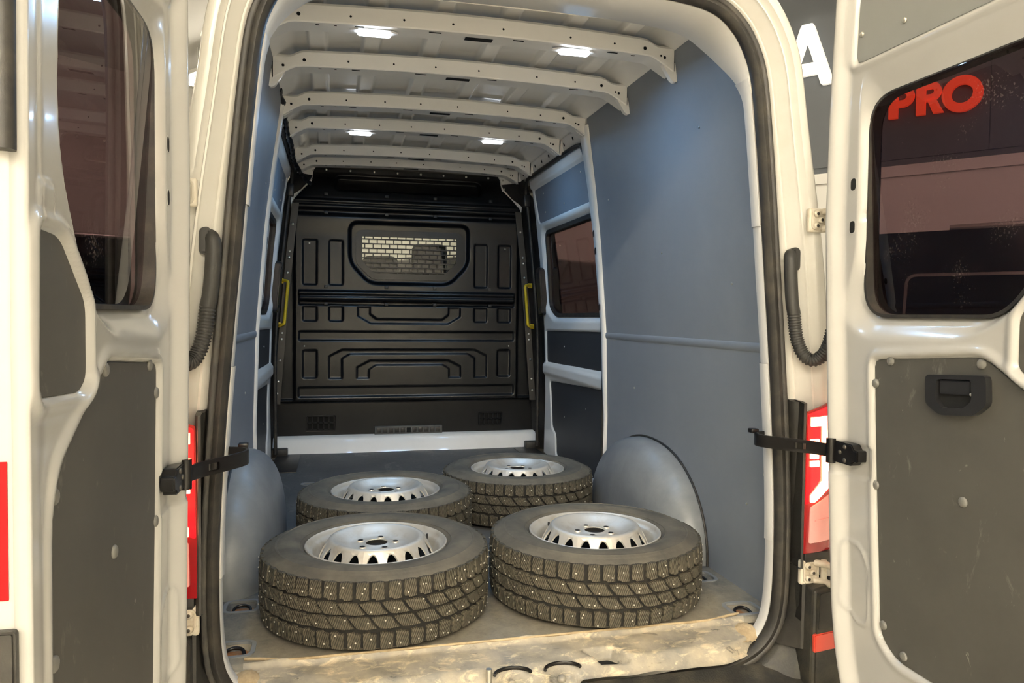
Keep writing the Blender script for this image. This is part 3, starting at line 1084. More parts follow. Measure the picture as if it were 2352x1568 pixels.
def build_floor():
    xs = np.linspace(-.875, .875, 252)
    ys = np.concatenate([np.linspace(-.10, .6, 100), np.linspace(.61, 3.0, 150)])
    X, Y = np.meshgrid(xs, ys)
    Z = np.zeros_like(X)
    for ex, ey in EYES:
        w, l = (.045, .042) if ey < 1 else (.03, .02)
        d = sd_rbox(X, Y, ex - w, ex + w, ey - l, ey + l, .02)
        Z -= .02 * (1 - sstep(-.012, .006, d))
    Z += -.012 * (1 - sstep(-.1, -.085, Y))
    o = grid('cargo_floor', np.stack([X, Y, Z], -1), M['floor'], VAN)
    for ex, ey in EYES:
        w, l = (.045, .042) if ey < 1 else (.03, .02)
        inner = resample(round_poly([(-w, -l), (w, -l), (w, l), (-w, l)], .02), 36)
        outer = offset_poly(inner, .012)
        e = ring('lashing_eye', inner, outer, lambda a, b, d: (ex + a, ey + b, d), -.004, .003, M['arch'], o)
        pl = [(p[0] * .86, p[1] * .86) for p in inner]
        prism('eye_dish', pl, lambda a, b, d: (ex + a, ey + b, d), -.024, -.0185, M['rust'], o)
        if ey < 1:
            path = [(ex - .028, ey - .015, -.017), (ex - .022, ey + .012, -.008), (ex, ey + .02, -.004), (ex + .022, ey + .012, -.008), (ex + .028, ey - .015, -.017)]
            tube('eye_ring', smooth_curve(path, 16), .005, M['blacksteel'], o, 8)
    return o


fl = build_floor()
# dark well steps beside the side doors
for sgn in (1, -1):
    box('door_step', (min(.72 * sgn, .87 * sgn), 2.35, -.01), (max(.72 * sgn, .87 * sgn), 2.9, .006), M['blackplastic'], VAN, .003)


# ------------------------------------------------------------------ sill with latch scallops and square pocket
def build_sill():
    xs = np.linspace(-.735, .735, 210)
    t = np.linspace(0, 1, 40)
    X, T = np.meshgrid(xs, t)
    Y = -.088 - .145 * T
    ends = sstep(.60, .735, np.abs(X))
    Y += ends * (.05 * T)
    Z = .004 - .012 * sstep(.0, .12, T) - .022 * T - .035 * sstep(.72, 1.0, T)
    Z += .004 * (1 - sstep(.0, .06, np.abs(T - .03)))
    d = sd_poly(X, Y, [(.19, -.155), (.275, -.155), (.31, -.205), (.225, -.205)])
    Z -= .03 * (1 - sstep(-.006, .006, d))
    for cx in (-.035, .105):
        d = np.hypot((X - cx) * .75, (Y + .245)) - .04
        Z -= .03 * (1 - sstep(-.006, .004, d))
    Z += .0025 * (np.sin(X * 37) * np.sin(Y * 60 + X * 9))
    s = grid('sill_plate', np.stack([X, Y, Z], -1), M['sill'], VAN, flip=True)
    prism('pocket_hole', round_poly([(.222, -.170), (.262, -.170), (.282, -.2), (.235, -.2)], .01), lambda a, b, d: (a, b, d), -.055, -.049, M['hole'], s)
    for cx in (-.035, .105):
        path = [(cx + .05 * math.cos(a), -.238 + .036 * math.sin(a), -.026) for a in np.linspace(.1, math.pi - .1, 14)]
        tube('latch_notch', path, .005, M['blacksteel'], s, 6)
        bolt('latch_bolt', (cx, -.225, -.062), (0, -.3, 1), .012, .012, M['sill'], s)
    tube('striker_post', [(-.10, -.232, -.05), (-.10, -.232, -.008)], .008, M['steel'], s, 10)
    tube('floor_edge_strip', [(x, -.092 + .03 * float(sstep(.6, .74, np.array(abs(x)))), .004) for x in np.linspace(-.735, .735, 40)], .004, M['sand'], s, 6)
    # sand gathered in the two corners
    for sgn in (1, -1):
        n = 26
        Pg = np.zeros((n, n, 3))
        for i in range(n):
            for j in range(n):
                a, b = i / (n - 1) - .5, j / (n - 1) - .5
                hgt = .030 * max(0, 1 - (a * a + b * b) * 4.4) + .0015 * math.sin(i * 1.7) * math.sin(j * 1.3 + 1) - .028
                Pg[i, j] = (sgn * (.722 + a * .10), -.125 + b * .11, -.004 + hgt)
        tag(grid('sand_heap', Pg, M['sand'], VAN, flip=sgn < 0), kind='stuff')


build_sill()
# body below the sill
P = np.array([[(x, y, z) for x in np.linspace(-.95, .95, 20)] for y, z in [(-.2, -.09), (-.235, -.115), (-.26, -.125), (-.38, -.14), (-.41, -.17), (-.42, -.3), (-.40, -.42)]])
grid('rear_bumper', P, M['bumper'], VAN, flip=False)
for sgn in (1, -1):
    f3 = lambda a, b, d: (a * sgn, d, b)
    poly = round_poly([(.825, -.42), (1.0, -.42), (.98, .06), (.905, .172), (.83, .158)], .012, 4)
    bc = prism('bumper_corner', poly, f3, -.18, -.305, M['bumper'], VAN, .012, 3)
    prism('bumper_reflector', round_poly([(.832, -.022), (.925, -.012), (.922, .04), (.83, .03)], .005, 3), f3, -.30, -.309, M['red_refl2'], bc, .003)
    prism('corner_insert', round_poly([(.842, .04), (.922, .05), (.905, .16), (.845, .148)], .006, 3), f3, -.30, -.3075, M['blackplastic'], bc, .003)


# ================================================================== bulkhead
YB = 3.0


def build_bulkhead():
    def hw(z):
        return np.interp(z, [-.03, .1, .33, .85, 1.3, 1.66, 1.70, 1.81, 1.85, 1.905, 1.95], [.905, .905, .895, .855, .815, .775, .755, .665, .66, .655, .6])
    zs = np.linspace(.085, 1.925, 330)
    ts = np.linspace(-1, 1, 330)
    T, Z = np.meshgrid(ts, zs)
    X = T * hw(Z)
    H = np.zeros_like(X)          # + towards the load bay
    w = .006

    def emboss(d, h, ww=w):
        return h * (1 - sstep(-ww, ww, d))
    for s in (1, -1):
        x0, x1 = (.62, .71) if s > 0 else (-.71, -.62)
        y0, y1 = (.45, .54) if s > 0 else (-.54, -.45)
        for a, b in ((x0, x1), (y0, y1)):
            H -= emboss(sd_rbox(X, Z, a, b, 1.125, 1.424, .012), .012)
            H -= emboss(sd_rbox(X, Z, a, b, .882, .982, .012), .012)
        H -= emboss(sd_rbox(X, Z, x0, x1, .500, .686, .012), .012)
    bar = lambda pts: sd_line(X, Z, pts, .0) 
    # pressed yokes
    def yoke(half_out, leg_w, z_leg, z_bar, th, cut, up):
        if up:   # legs rise from the bar
            outer = [(-half_out, z_leg), (-half_out + leg_w, z_leg), (-half_out + leg_w, z_bar + th + .035), (-half_out + leg_w + cut, z_bar + th),
                     (half_out - leg_w - cut, z_bar + th), (half_out - leg_w, z_bar + th + .035), (half_out - leg_w, z_leg), (half_out, z_leg),
                     (half_out, z_bar + .05), (half_out - .085, z_bar), (-half_out + .085, z_bar), (-half_out, z_bar + .05)]
        else:
            outer = [(-half_out, z_leg), (-half_out + leg_w, z_leg), (-half_out + leg_w, z_bar - th - .03), (-half_out + leg_w + cut, z_bar - th),
                     (half_out - leg_w - cut, z_bar - th), (half_out - leg_w, z_bar - th - .03), (half_out - leg_w, z_leg), (half_out, z_leg),
                     (half_out, z_bar - .045), (half_out - .085, z_bar), (-half_out + .085, z_bar), (-half_out, z_bar - .045)]
        return sd_poly(X, Z, outer)
    H -= emboss(yoke(.35, .08, .982, .868, .03, .045, True), .012)
    H -= emboss(yoke(.54, .085, .495, .69, .03, .05, False), .012)
    H -= emboss(yoke(.355, .08, .495, .615, .03, .045, False), .012)
    H -= emboss(sd_rbox(X, Z, -.735, .735, .752, .813, .01), .014)
    H -= emboss(sd_rbox(X, Z, -.737, .737, .371, .437, .01), .014)
    # twin tubes across
    for zc, half in ((1.665, .80), (1.054, .735)):
        for dz in (-.017, .017):
            d = np.maximum(np.abs(Z - (zc + dz)) - .016, np.abs(X) - half)
            H += .022 * np.sqrt(np.clip(1 - (np.clip((Z - zc - dz) / .017, -1, 1)) ** 2, 0, 1)) * (np.abs(X) < half)
        H -= emboss(sd_rbox(X, Z, -half, half, zc - .062, zc - .038, .004), .018)
    # field around the window sits back, top leans towards the cab
    fo = round_poly([(-.405, 1.55), (.405, 1.55), (.405, 1.28), (.275, 1.14), (-.275, 1.14), (-.405, 1.28)][::-1], .06)
    H -= emboss(sd_poly(X, Z, fo), .03, .014)
    H += .012 * sstep(1.45, 1.58, Z) * (1 - sstep(1.58, 1.60, Z))
    H -= .10 * sstep(1.70, 1.90, Z)
    H -= emboss(sd_rbox(X, Z, -.5, .5, 1.765, 1.865, .04), .05, .012)
    # pressed side steps and lower skirt setback
    H -= .03 * sstep(.755, .775, np.abs(X)) * (1 - sstep(1.6, 1.68, Z)) * sstep(.34, .36, Z)
    H -= .06 * (1 - sstep(.325, .35, Z))
    gi = round_poly([(-.345, 1.482), (.345, 1.482), (.345, 1.285), (.25, 1.188), (-.25, 1.188), (-.345, 1.285)][::-1], .03)
    dg = sd_poly(X, Z, gi)
    X, Z, m = snap(X, Z, dg, .0035)
    mask = m[:-1, :-1] & m[1:, 1:] & m[:-1, 1:] & m[1:, :-1]
    for x0, x1, z0, z1 in ((-.685, -.505, .14, .235), (.505, .665, .15, .235)):
        inside = (X > x0) & (X < x1) & (Z > z0) & (Z < z1)
        H -= .02 * inside
    b = grid('bulkhead', np.stack([X, YB - H, Z], -1), M['bulk'], VAN, mask, flip=False)
    # perforated guard over the cab window
    bm = bmesh.new()
    yb0, yb1 = YB + .018, YB + .026
    gi_np = gi

    def inside_pt(x, z):
        return float(sd_poly(np.array([x]), np.array([z]), gi_np)[0]) < .004
    pitch_z, pitch_x, bw = .0318, .0555, .0042
    rows = np.arange(1.188, 1.486, pitch_z)
    for r, z in enumerate(rows):
        # bar ends follow the outline
        xs_ = [x for x in np.linspace(-.35, .35, 141) if inside_pt(x, z)]
        if xs_:
            bm_box(bm, (min(xs_), yb0, z - bw), (max(xs_), yb1, z + bw))
        off = 0 if r % 2 else pitch_x / 2
        for x in np.arange(-.3885 + off, .39, pitch_x):
            if inside_pt(x, z + pitch_z / 2):
                bm_box(bm, (x - bw * .8, yb0, z), (x + bw * .8, yb1, z + pitch_z))
    from_bm('window_guard', bm, M['bulk'], b, smooth=False)
    gin = resample(gi, 120)
    ring('guard_frame', offset_poly(gin, -.022), offset_poly(gin, .02), lambda a, c, d: (a, d, c), YB + .012, YB + .034, M['bulk'], b)
    prism('cab_window_glass', gi, lambda a, c, d: (a, d, c), YB + .045, YB + .049, M['clear'], b)
    # vents in the skirt
    for x0, x1, z0, z1 in ((-.685, -.505, .14, .235), (.505, .665, .15, .235)):
        bm = bmesh.new()
        for i in range(6):
            x = x0 + (x1 - x0) * i / 5
            bm_box(bm, (x - .004, YB + .05, z0), (x + .004, YB + .062, z1))
        for z in (z0, (z0 + z1) / 2, z1):
            bm_box(bm, (x0, YB + .05, z - .004), (x1, YB + .062, z + .004))
        from_bm('skirt_vent', bm, M['bulk'], b, smooth=False)
        box('vent_well', (x0, YB + .07, z0), (x1, YB + .0805, z1), M['hole'], b, 0)
    vb = box('vent_bar', (-.235, YB + .035, .098), (.235, YB + .06, .158), M['ventgrey'], b, .006)
    for i in range(11):
        x = -.205 + i * .041
        box('vent_cell', (x - .015, YB + .031, .112), (x + .015, YB + .037, .146), M['hole'] if i == 5 else M['blackplastic'], b, .002)
    # screws
    bm = bmesh.new()
    for x in np.linspace(-.56, .56, 8): bolt_bm(bm, (x, YB + .09, 1.908), (0, -1, 0), .008, .005)
    for s in (1, -1):
        for x, z in ((.645, 1.88), (.655, 1.82), (.668, 1.4), (.70, .715)):
            bolt_bm(bm, (x * s, YB - .002, z), (0, -1, 0), .006, .004)
    for x in (-.75, -.66, -.25, -.16, .2, .33, .52, .78): bolt_bm(bm, (x, YB + .055, .097), (0, -1, 0), .008, .005)
    tag(from_bm('bulkhead_screw', bm, M['steel'], b), kind='stuff')
    # clips on the tubes
    for zc in (1.73, 1.607, 1.115, .998):
        for x in (-.56, -.16, .17, .56):
            box('tube_clip', (x - .012, YB - .012, zc - .010), (x + .012, YB + .01, zc + .010), M['blackplastic'], b, .002)
    # edge strips with bolts and yellow grab handles
    for s in (1, -1):
        zs_ = np.linspace(.33, 1.66, 24)
        P = np.array([[((hw(z) - d) * s, YB - y, z) for d, y in ((.042, .015), (.042, .022), (-.002, .022), (-.002, .0))] for z in zs_])
        st = grid('edge_strip', P, M['stripmetal'], VAN, flip=s < 0, angle=40)
        bm = bmesh.new()
        for z in (.4, .48, .62, .76, .80, 1.06, 1.2, 1.3, 1.34, 1.52):
            bolt_bm(bm, ((hw(z) - .018) * s, YB - .022, z), (0, -1, 0), .0085, .006)
        tag(from_bm('strip_bolt', bm, M['steel'], st), kind='stuff')
        pts = [(.845, 2.976, 1.145), (.815, 2.945, 1.145), (.800, 2.935, 1.135), (.802, 2.935, 1.11), (.822, 2.935, .89), (.826, 2.935, .865), (.842, 2.945, .855), (.866, 2.976, .855)]
        path = smooth_curve([(p[0] * s, p[1], p[2]) for p in pts], 40)
        h = tube('grab_handle', path, .0105, M['yellow'], VAN, 10)
        box('handle_foot', (min(.83 * s, .862 * s), 2.972, 1.128), (max(.83 * s, .862 * s), 2.981, 1.162), M['yellow'], h, .003)
        box('handle_foot', (min(.848 * s, .88 * s), 2.972, .838), (max(.848 * s, .88 * s), 2.981, .872), M['yellow'], h, .003)
    # white crossmember under the bulkhead
    xs_ = np.linspace(-.90, .90, 60)
    P = np.array([[(x, y - .015 * math.sin(x * 4) ** 2, z) for x in xs_] for y, z in [(2.93, -.03), (2.945, .0), (2.965, .05), (2.985, .085), (3.0, .10), (3.09, .105)]])
    grid('front_crossmember', P, M['paint_in'], VAN, flip=True)
    # body wings from bulkhead to the sides and roof
    for s in (1, -1):
        v = [(s * .60, YB + .06, 1.96), (s * .76, YB + .03, 1.96), (s * .80, YB + .015, 1.80), (s * .78, YB + .012, 1.60), (s * .765, YB + .02, 1.69), (s * .655, YB + .06, 1.81), (s * .645, YB + .07, 1.9)]
        v += [(p[0], p[1] + .03, p[2]) for p in v]
        n = 7
        f = [tuple(range(n)), tuple(range(2 * n - 1, n - 1, -1))] + [(i, (i + 1) % n, (i + 1) % n + n, i + n) for i in range(n)]
        from_py('corner_wing', v, f, M['paint_in'], VAN, smooth=False)
        # body pillar outside the bulkhead edge
        zs_ = np.linspace(-.03, 1.86, 20)
        P = np.array([[(xx * s, yy_, z) for xx, yy_ in ((hw(z) - .01, 3.06), (hw(z) + .06, 3.0), (hw(z) + .09, 2.9), (hw(z) + .09, 2.8))] for z in zs_])
        grid('front_pillar', P, M['blackplastic'], VAN, flip=s < 0)
        box('pillar_buffer', (min(.80 * s, .90 * s), 2.86, -.005), (max(.80 * s, .90 * s), 2.93, .05), M['rubber'], VAN, .008)
    return b


build_bulkhead()


# ------------------------------------------------------------------ cab seen through the guard
def build_cab():
    def seat(x, dz):
        e = empty('cab_seat', (x, 3.55, 0.1 + dz), VAN)
        bm = bmesh.new()
        bm_box(bm, (-.20, -.10, .25), (.20, .08, 1.0), .06, 4)
        from_bm('seat_back', bm, M['seat'], e)
        bm = bmesh.new()
        bm_box(bm, (-.2, -.05, .1), (.2, .5, .3), .06, 4)
        from_bm('seat_cushion', bm, M['seat'], e)
        bm = bmesh.new()
        bm_box(bm, (-.135, -.06, 1.06), (.135, .06, 1.30), .055, 4)
        hr = from_bm('headrest', bm, M['seat'], e)
        for sx in (-.06, .06):
            tube('headrest_post', [(sx, 0, .97), (sx, 0, 1.1)], .008, M['steel'], e, 8)
    seat(.2, .07)
    seat(-.17, -.03)
    seat(-.62, .05)
    box('dashboard', (-.85, 4.25, .3), (.85, 4.62, 1.03), M['dash'], VAN, .06, 4)
    path = [(.0 + -.46 + .19 * math.cos(a), 4.17 - .05 * math.sin(a), 1.02 + .19 * math.sin(a)) for a in np.linspace(0, 2 * math.pi, 40)]
    tube('steering_wheel', path, .016, M['lockblack'], VAN, 8, caps=False)
    # windscreen with pillars
    f3 = lambda a, b, d: (a, 4.98 - (b - .75) * .62 + d, b)
    prism('windscreen', round_poly([(-.80, 1.0), (.80, 1.0), (.70, 1.9), (-.70, 1.9)], .08), f3, 0, .006, M['clear'], VAN)
    for s in (1, -1):
        prism('windscreen_pillar', round_poly([(.78 * s, .98), (.9 * s, .98), (.84 * s, 1.95), (.68 * s, 1.95)], .02), f3, -.03, .03, M['dash'], VAN)
    box('mirror_mount', (-.07, 4.30, 1.62), (.07, 4.36, 1.72), M['lockblack'], VAN, .02)
    box('cab_headliner', (-.8, 3.15, 1.80), (.8, 4.2, 1.86), M['dash'], VAN, .02)
    box('bonnet', (-.85, 4.6, .3), (.85, 5.25, .92), M['paint'], VAN, .12, 5)
    box('cab_floor', (-.9, 3.1, -.3), (.9, 4.9, -.22), M['dash'], VAN, .01)


build_cab()

# ================================================================== sliding side doors
def build_side_door(s):
    y0, y1 = 1.52, 2.80
    ys = np.linspace(y0, y1, 170)
    zs = np.linspace(.0, 1.85, 240)
    Y, Z = np.meshgrid(ys, zs)
    H = np.zeros_like(Y)       # + towards the load bay
    wp = round_poly([(1.60, .945), (2.50, .94), (2.63, 1.0), (2.60, 1.475), (1.60, 1.475)], .05)
    up = round_poly([(1.62, 1.545), (2.66, 1.545), (2.70, 1.77), (1.62, 1.77)], .03)
    p1 = round_poly([(1.56, .635), (2.69, .62), (2.69, .835), (1.56, .85)], .02)
    p2 = round_poly([(1.45, .03), (2.45, .03), (2.47, .16), (2.56, .20), (2.62, .5), (1.45, .545)], .03)
    dw = sd_poly(Y, Z, wp)
    H -= .035 * (1 - sstep(.0, .05, dw))
    H -= .012 * (1 - sstep(-.006, .006, sd_poly(Y, Z, up)))
    H -= .014 * (1 - sstep(-.006, .006, sd_poly(Y, Z, p1)))
    H -= .014 * (1 - sstep(-.006, .006, sd_poly(Y, Z, p2)))
    H += .015 * (1 - sstep(0, .03, np.abs(Z - .575) - .02))
    H += .012 * (1 - sstep(0, .02, np.abs(Z - 1.81) - .02))
    H -= .03 * sstep(2.72, 2.79, Y)
    Y, Z, m = snap(Y, Z, dw, .005)
    base = x_wall(Z) + .028
    X = (base - H) * s
    mask = m[:-1, :-1] & m[1:, 1:] & m[:-1, 1:] & m[1:, :-1]
    d = grid('side_door', np.stack([X, Y, Z], -1), M['paint_in'], VAN, mask, flip=s < 0)

    def f3(a, b, dd):
        return (s * (x_wall(b) + .028 - dd), a, b)
    wr = resample(wp, 90)
    ring('window_seal', offset_poly(wr, -.008), offset_poly(wr, .016), f3, -.05, -.020, M['rubber'], d)

    def flat(poly, d0, d1, m_, name, n=10):
        """panel that follows the door's curve"""
        P_ = np.array(poly)
        a0, a1, b0, b1 = P_[:, 0].min(), P_[:, 0].max(), P_[:, 1].min(), P_[:, 1].max()
        return prism(name, resample(poly, 120), f3, d0, d1, m_, d, .0)
    flat(wp, -.042, -.037, M['tint'], 'window_glass')
    flat(up, -.012, -.008, M['lining'], 'upper_board')
    flat(p1, -.013, -.009, M['darkpanel'], 'middle_board')
    flat(p2, -.013, -.009, M['darkpanel'], 'lower_board')
    bm = bmesh.new()
    for a, b in ((1.75, 1.72), (2.1, 1.6), (2.5, 1.6), (2.5, 1.72), (2.3, .74), (1.9, .4), (2.3, .3)):
        bolt_bm(bm, f3(a, b, -.008), (-s, 0, 0), .006, .004)
    for a in (1.75, 1.95, 2.15, 2.35): bolt_bm(bm, f3(a, 1.51, -.012), (-s, 0, 0), .005, .003)
    tag(from_bm('board_screw', bm, M['steel'], d), kind='stuff')
    # black lock housing
    poly = round_poly([(2.66, .94), (2.76, .93), (2.77, 1.22), (2.72, 1.26), (2.65, 1.25)], .02)
    lh = prism('lock_housing', poly, f3, -.02, .028, M['lockblack'], d, .008)
    bolt('housing_screw', f3(2.71, 1.215, .028), (-s, 0, 0), .009, .004, M['hole'], d)
    bolt('housing_screw', f3(2.71, .975, .028), (-s, 0, 0), .009, .004, M['hole'], d)
    box('door_latch', (min(.76 * s, .80 * s), 2.82, 1.68), (max(.76 * s, .80 * s), 2.87, 1.76), M['lockblack'], d, .006)
    # door opening seal
    pts = [(1.545, .1), (1.545, .8), (1.56, 1.5), (1.60, 1.78), (1.70, 1.845), (2.2, 1.852), (2.7, 1.852), (2.79, 1.83), (2.835, 1.76), (2.845, 1.5), (2.845, .8), (2.845, .02)]
    path = smooth_curve([(s * (x_wall(b) + .012), a, b) for a, b in pts], 90)
    tube('opening_seal', path, .012, M['rubber'], d, 8)
    # white pillar between lining and door
    zs_ = np.linspace(0, 1.9, 30)
    P = []
    for z in zs_:
        xw = x_wall(z)
        yb = np.interp(z, [0, .3, .6, 1.0, 1.5, 1.9], [1.46, 1.465, 1.49, 1.505, 1.53, 1.56])
        P.append([(s * (xw + .02), 1.455, z), (s * (xw - .004), 1.462, z), (s * (xw - .014), 1.475, z), (s * (xw - .012), yb + .012, z), (s * (xw + .004), yb + .03, z), (s * (xw + .03), yb + .045, z)])
    pl = grid('door_pillar', np.array(P), M['paint_in'], VAN, flip=s > 0, angle=50)
    bm = bmesh.new()
    for z in (1.36, 1.27, .98):
        yb = np.interp(z, [0, .3, .6, 1.0, 1.5, 1.9], [1.46, 1.465, 1.49, 1.505, 1.53, 1.56])
        disc_bm(bm, (s * (x_wall(z) - .0145), yb - .003, z), (-s, 0, 0), .012, 1.6, (0, 1, 0))
    tag(from_bm('pillar_hole', bm, M['hole'], pl, smooth=False), kind='stuff')


for s in (1, -1): build_side_door(s)

# black cable loom clipped along the roof rail
loom = [(-.745, 1.36, 1.93), (-.735, 1.50, 1.90), (-.735, 1.62, 1.885), (-.74, 1.85, 1.862), (-.735, 2.05, 1.852), (-.74, 2.3, 1.845), (-.735, 2.55, 1.835), (-.70, 2.8, 1.80), (-.66, 2.93, 1.78)]
lp = smooth_curve(loom, 90)
lp += np.stack([rng.normal(0, .002, 90), np.zeros(90), rng.normal(0, .003, 90)], 1)
lo_ = tube('cable_loom', lp, .012, M['lockblack'], VAN, 8, radii=[.011 + .003 * math.sin(i * 1.3) + .004 * (i % 9 == 0) for i in range(90)])


# ================================================================== rear doors
WINP = [(.268, .94), (.678, .94), (.738, .995), (.803, 1.13), (.820, 1.215), (.805, 1.38), (.77, 1.505), (.268, 1.505)]
WINP_R = [.085, .05, .05, .06, .06, .06, .05, .085]
RECP = [(.256, 1.575), (.253, 1.10), (.205, .985), (.228, .91), (.29, .878), (.60, .884), (.685, .922), (.745, .965), (.835, 1.12), (.85, 1.215), (.835, 1.40), (.80, 1.575)]
LOWP = [(.325, .83), (.655, .855), (.865, .722), (.892, .66), (.897, .12), (.86, .082), (.43, .088), (.372, .13), (.345, .5)]
SMALLP = [(.735, .945), (.735, .832), (.765, .812), (.938, .82), (.932, 1.04), (.835, 1.035)]
UPP = [(.228, 1.605), (.93, 1.605), (.88, 1.83), (.40, 1.85), (.24, 1.82)]


def build_rear_door(s):
    th = math.radians(1.18 if s < 0 else .37)
    dx, dy = math.sin(th) * s, -math.cos(th)
    nx, ny = -math.cos(th) * s, -math.sin(th)

    def f3(a, b, d):
        """a: along the door from the hinge, b: height, d: towards the van centreline"""
        return (s * .843 + dx * a + nx * d, -.17 + dy * a + ny * d, b)

    def s0(z):
        base = np.interp(z, [.1, .5, .9, 1.2, 1.5, 1.9], [.21, .183, .160, .145, .152, .172])
        c = np.clip((.20 - z) / .36, 0, 1)
        return base + .16 * (1 - np.sqrt(np.clip(1 - c * c, 0, 1)))

    def s1(z):
        c = np.clip((.0 - z) / .18, 0, 1)
        c2 = np.clip((z - 1.5) / .45, 0, 1)
        return np.interp(z, [0, .9, 1.5], [.968, .968, .958]) - .1 * (1 - np.sqrt(np.clip(1 - c * c, 0, 1))) - .12 * c2 * c2
    wp = round_poly(WINP, WINP_R, 8)
    rp = round_poly(RECP, .05, 6)
    lp_ = round_poly(LOWP, [.02, .03, .03, .03, .03, .03, .03, .03, .03], 5)
    sp_ = round_poly(SMALLP, .022, 5)
    up_ = round_poly(UPP, .022, 5)
    zs = np.linspace(-.18, 1.93, 352)
    tt = np.concatenate([np.linspace(0, .09, 16)[:-1], np.linspace(.09, .985, 148), np.linspace(.988, 1, 6)])
    Zs, Tt = np.meshgrid(zs, tt, indexing='ij')
    A = s0(Zs) + Tt * (s1(Zs) - s0(Zs))
    e0 = A - s0(Zs)
    e1 = s1(Zs) - A
    H = np.zeros_like(A)
    # rounded ridge along the hinge edge
    H += .030 * (1 - sstep(.024, .066, e0)) * sstep(-.004, .020, e0)
    H -= .05 * (1 - sstep(.0, .02, e0))
    # rolled free edge: the face falls away and stands up again
    H += .005 * (1 - sstep(.025, .07, e1)) - .017 * (1 - sstep(.0, .009, e1))
    dR, dW = sd_poly(A, Zs, rp), sd_poly(A, Zs, wp)
    q = np.clip(-dR, 0, None) / (np.clip(-dR, 0, None) + np.clip(dW, 0, None) + 1e-6)
    bowl = np.where(dR < 0, sstep(0, 1, q) * .35 + .65 * q, 0)
    H -= (.020 + .016 * (1 - sstep(.93, 1.06, Zs))) * bowl
    H += .004 * (1 - sstep(.005, .011, np.abs(dW - .010))) * (1 - sstep(.97, 1.02, Zs))         # bead round the glass
    for pp, dep in ((lp_, .010), (sp_, .009), (up_, .008)):
        dd = sd_poly(A, Zs, pp)
        H += .006 * (1 - sstep(.012, .030, dd)) - (.006 + dep) * (1 - sstep(-.004, .007, dd))
    # pad for the check strap and the lower pressed oval
    H -= .006 * (1 - sstep(-.004, .004, sd_rbox(A, Zs, .20, .335, .515, .60, .008)))
    dov = sd_poly(A, Zs, round_poly([(.245, .34), (.30, .335), (.335, .28), (.335, .14), (.30, .13), (.25, .165)], .02))
    H += .004 * (1 - sstep(.002, .007, np.abs(dov)))
    # pressed bead beside the small panel
    H += .004 * (1 - sstep(-.004, .008, sd_rbox(A, Zs, .868, .925, 1.065, 1.095, .008)))
    A, Zs, m = snap(A, Zs, dW, .0042)
    V = np.zeros(A.shape + (3,))
    V[..., 0] = s * .843 + dx * A + nx * H
    V[..., 1] = -.17 + dy * A + ny * H
    V[..., 2] = Zs
    mask = m[:-1, :-1] & m[1:, 1:] & m[:-1, 1:] & m[1:, :-1]
    e = empty('rear_door', (0, 0, 0), VAN)
    grid('inner_skin', V, M['paint'], e, mask, flip=s < 0)
    # edges and outer skin
    zs2 = np.linspace(-.18, 1.93, 60)

    def strip(cols):
        return np.array([[f3(float(a), z, d) for a, d in cols(z)] for z in zs2])
    hinge = strip(lambda z: [(s0(z), -.05), (s0(z) - .004, -.064), (s0(z), -.076), (s0(z) + .01, -.082)])
    grid('hinge_edge', hinge, M['paint'], e, flip=s > 0)
    free = strip(lambda z: [(s1(z), -.012), (s1(z) + .002, -.016), (s1(z) + .002, -.074), (s1(z) - .008, -.082)])
    grid('free_edge', free, M['paint'], e, flip=s < 0)
    Z2, T2 = np.meshgrid(np.linspace(-.18, 1.93, 130), np.linspace(0, 1, 60), indexing='ij')
    A2 = s0(Z2) + .01 + T2 * (s1(Z2) - s0(Z2) - .018)
    A2, Z2, m2 = snap(A2, Z2, sd_poly(A2, Z2, wp), .0105)
    DEP = .082 - .024 * (1 - sstep(.0, .06, sd_poly(A2, Z2, wp)))
    V2 = np.zeros(A2.shape + (3,))
    V2[..., 0] = s * .843 + dx * A2 - nx * DEP
    V2[..., 1] = -.17 + dy * A2 - ny * DEP
    V2[..., 2] = Z2
    grid('outer_skin', V2, M['paint'], e, m2[:-1, :-1] & m2[1:, 1:] & m2[:-1, 1:] & m2[1:, :-1], flip=s > 0)
    # glass and its black rubber
    wr = resample(wp, 140)
    ring('window_seal', offset_poly(wr, -.004), offset_poly(wr, .004), f3, -.052, -.018, M['rubber'], e)
    prism('window_glass', wr, lambda a, b, d: f3(a, b, d + .014 * (b - 1.22) / .28), -.036, -.032, M['tint'], e)
    # lining boards
    lb = prism('lower_board', resample(offset_poly(lp_, -.003), 150), f3, -.012, -.004, M['doorpanel'], e, .001, 1)
    prism('small_board', resample(offset_poly(sp_, -.002), 90), f3, -.012, -.004, M['doorpanel'], e, .001, 1)
    ub = prism('upper_board', resample(offset_poly(up_, -.002), 90), f3, -.012, -.004, M['upboard'], e, .001, 1)
    gap = [f3(a, b, -.003) for a, b in resample([(.655, .857), (.685, .842), (.862, .728), (.882, .70), (.893, .66), (.899, .3)], 40, False)]
    tube('board_gap', gap, .003, M['hole'], e, 6)
    nrm = (nx, ny, 0)
    for a, b in [(.385, .828), (.651, .838), (.335, .768), (.345, .508), (.614, .53), (.385, .16), (.455, .112), (.866, .684), (.873, .46), (.87, .2), (.65, .11)]:
        bolt('board_clip', f3(a, b, -.004), nrm, .0115, .006, M['rivet'], e)
    for a, b in [(.25, 1.68), (.40, 1.66), (.60, 1.68), (.8, 1.68)]:
        bolt('board_screw', f3(a, b, -.004), nrm, .007, .005, M['steel'], e)
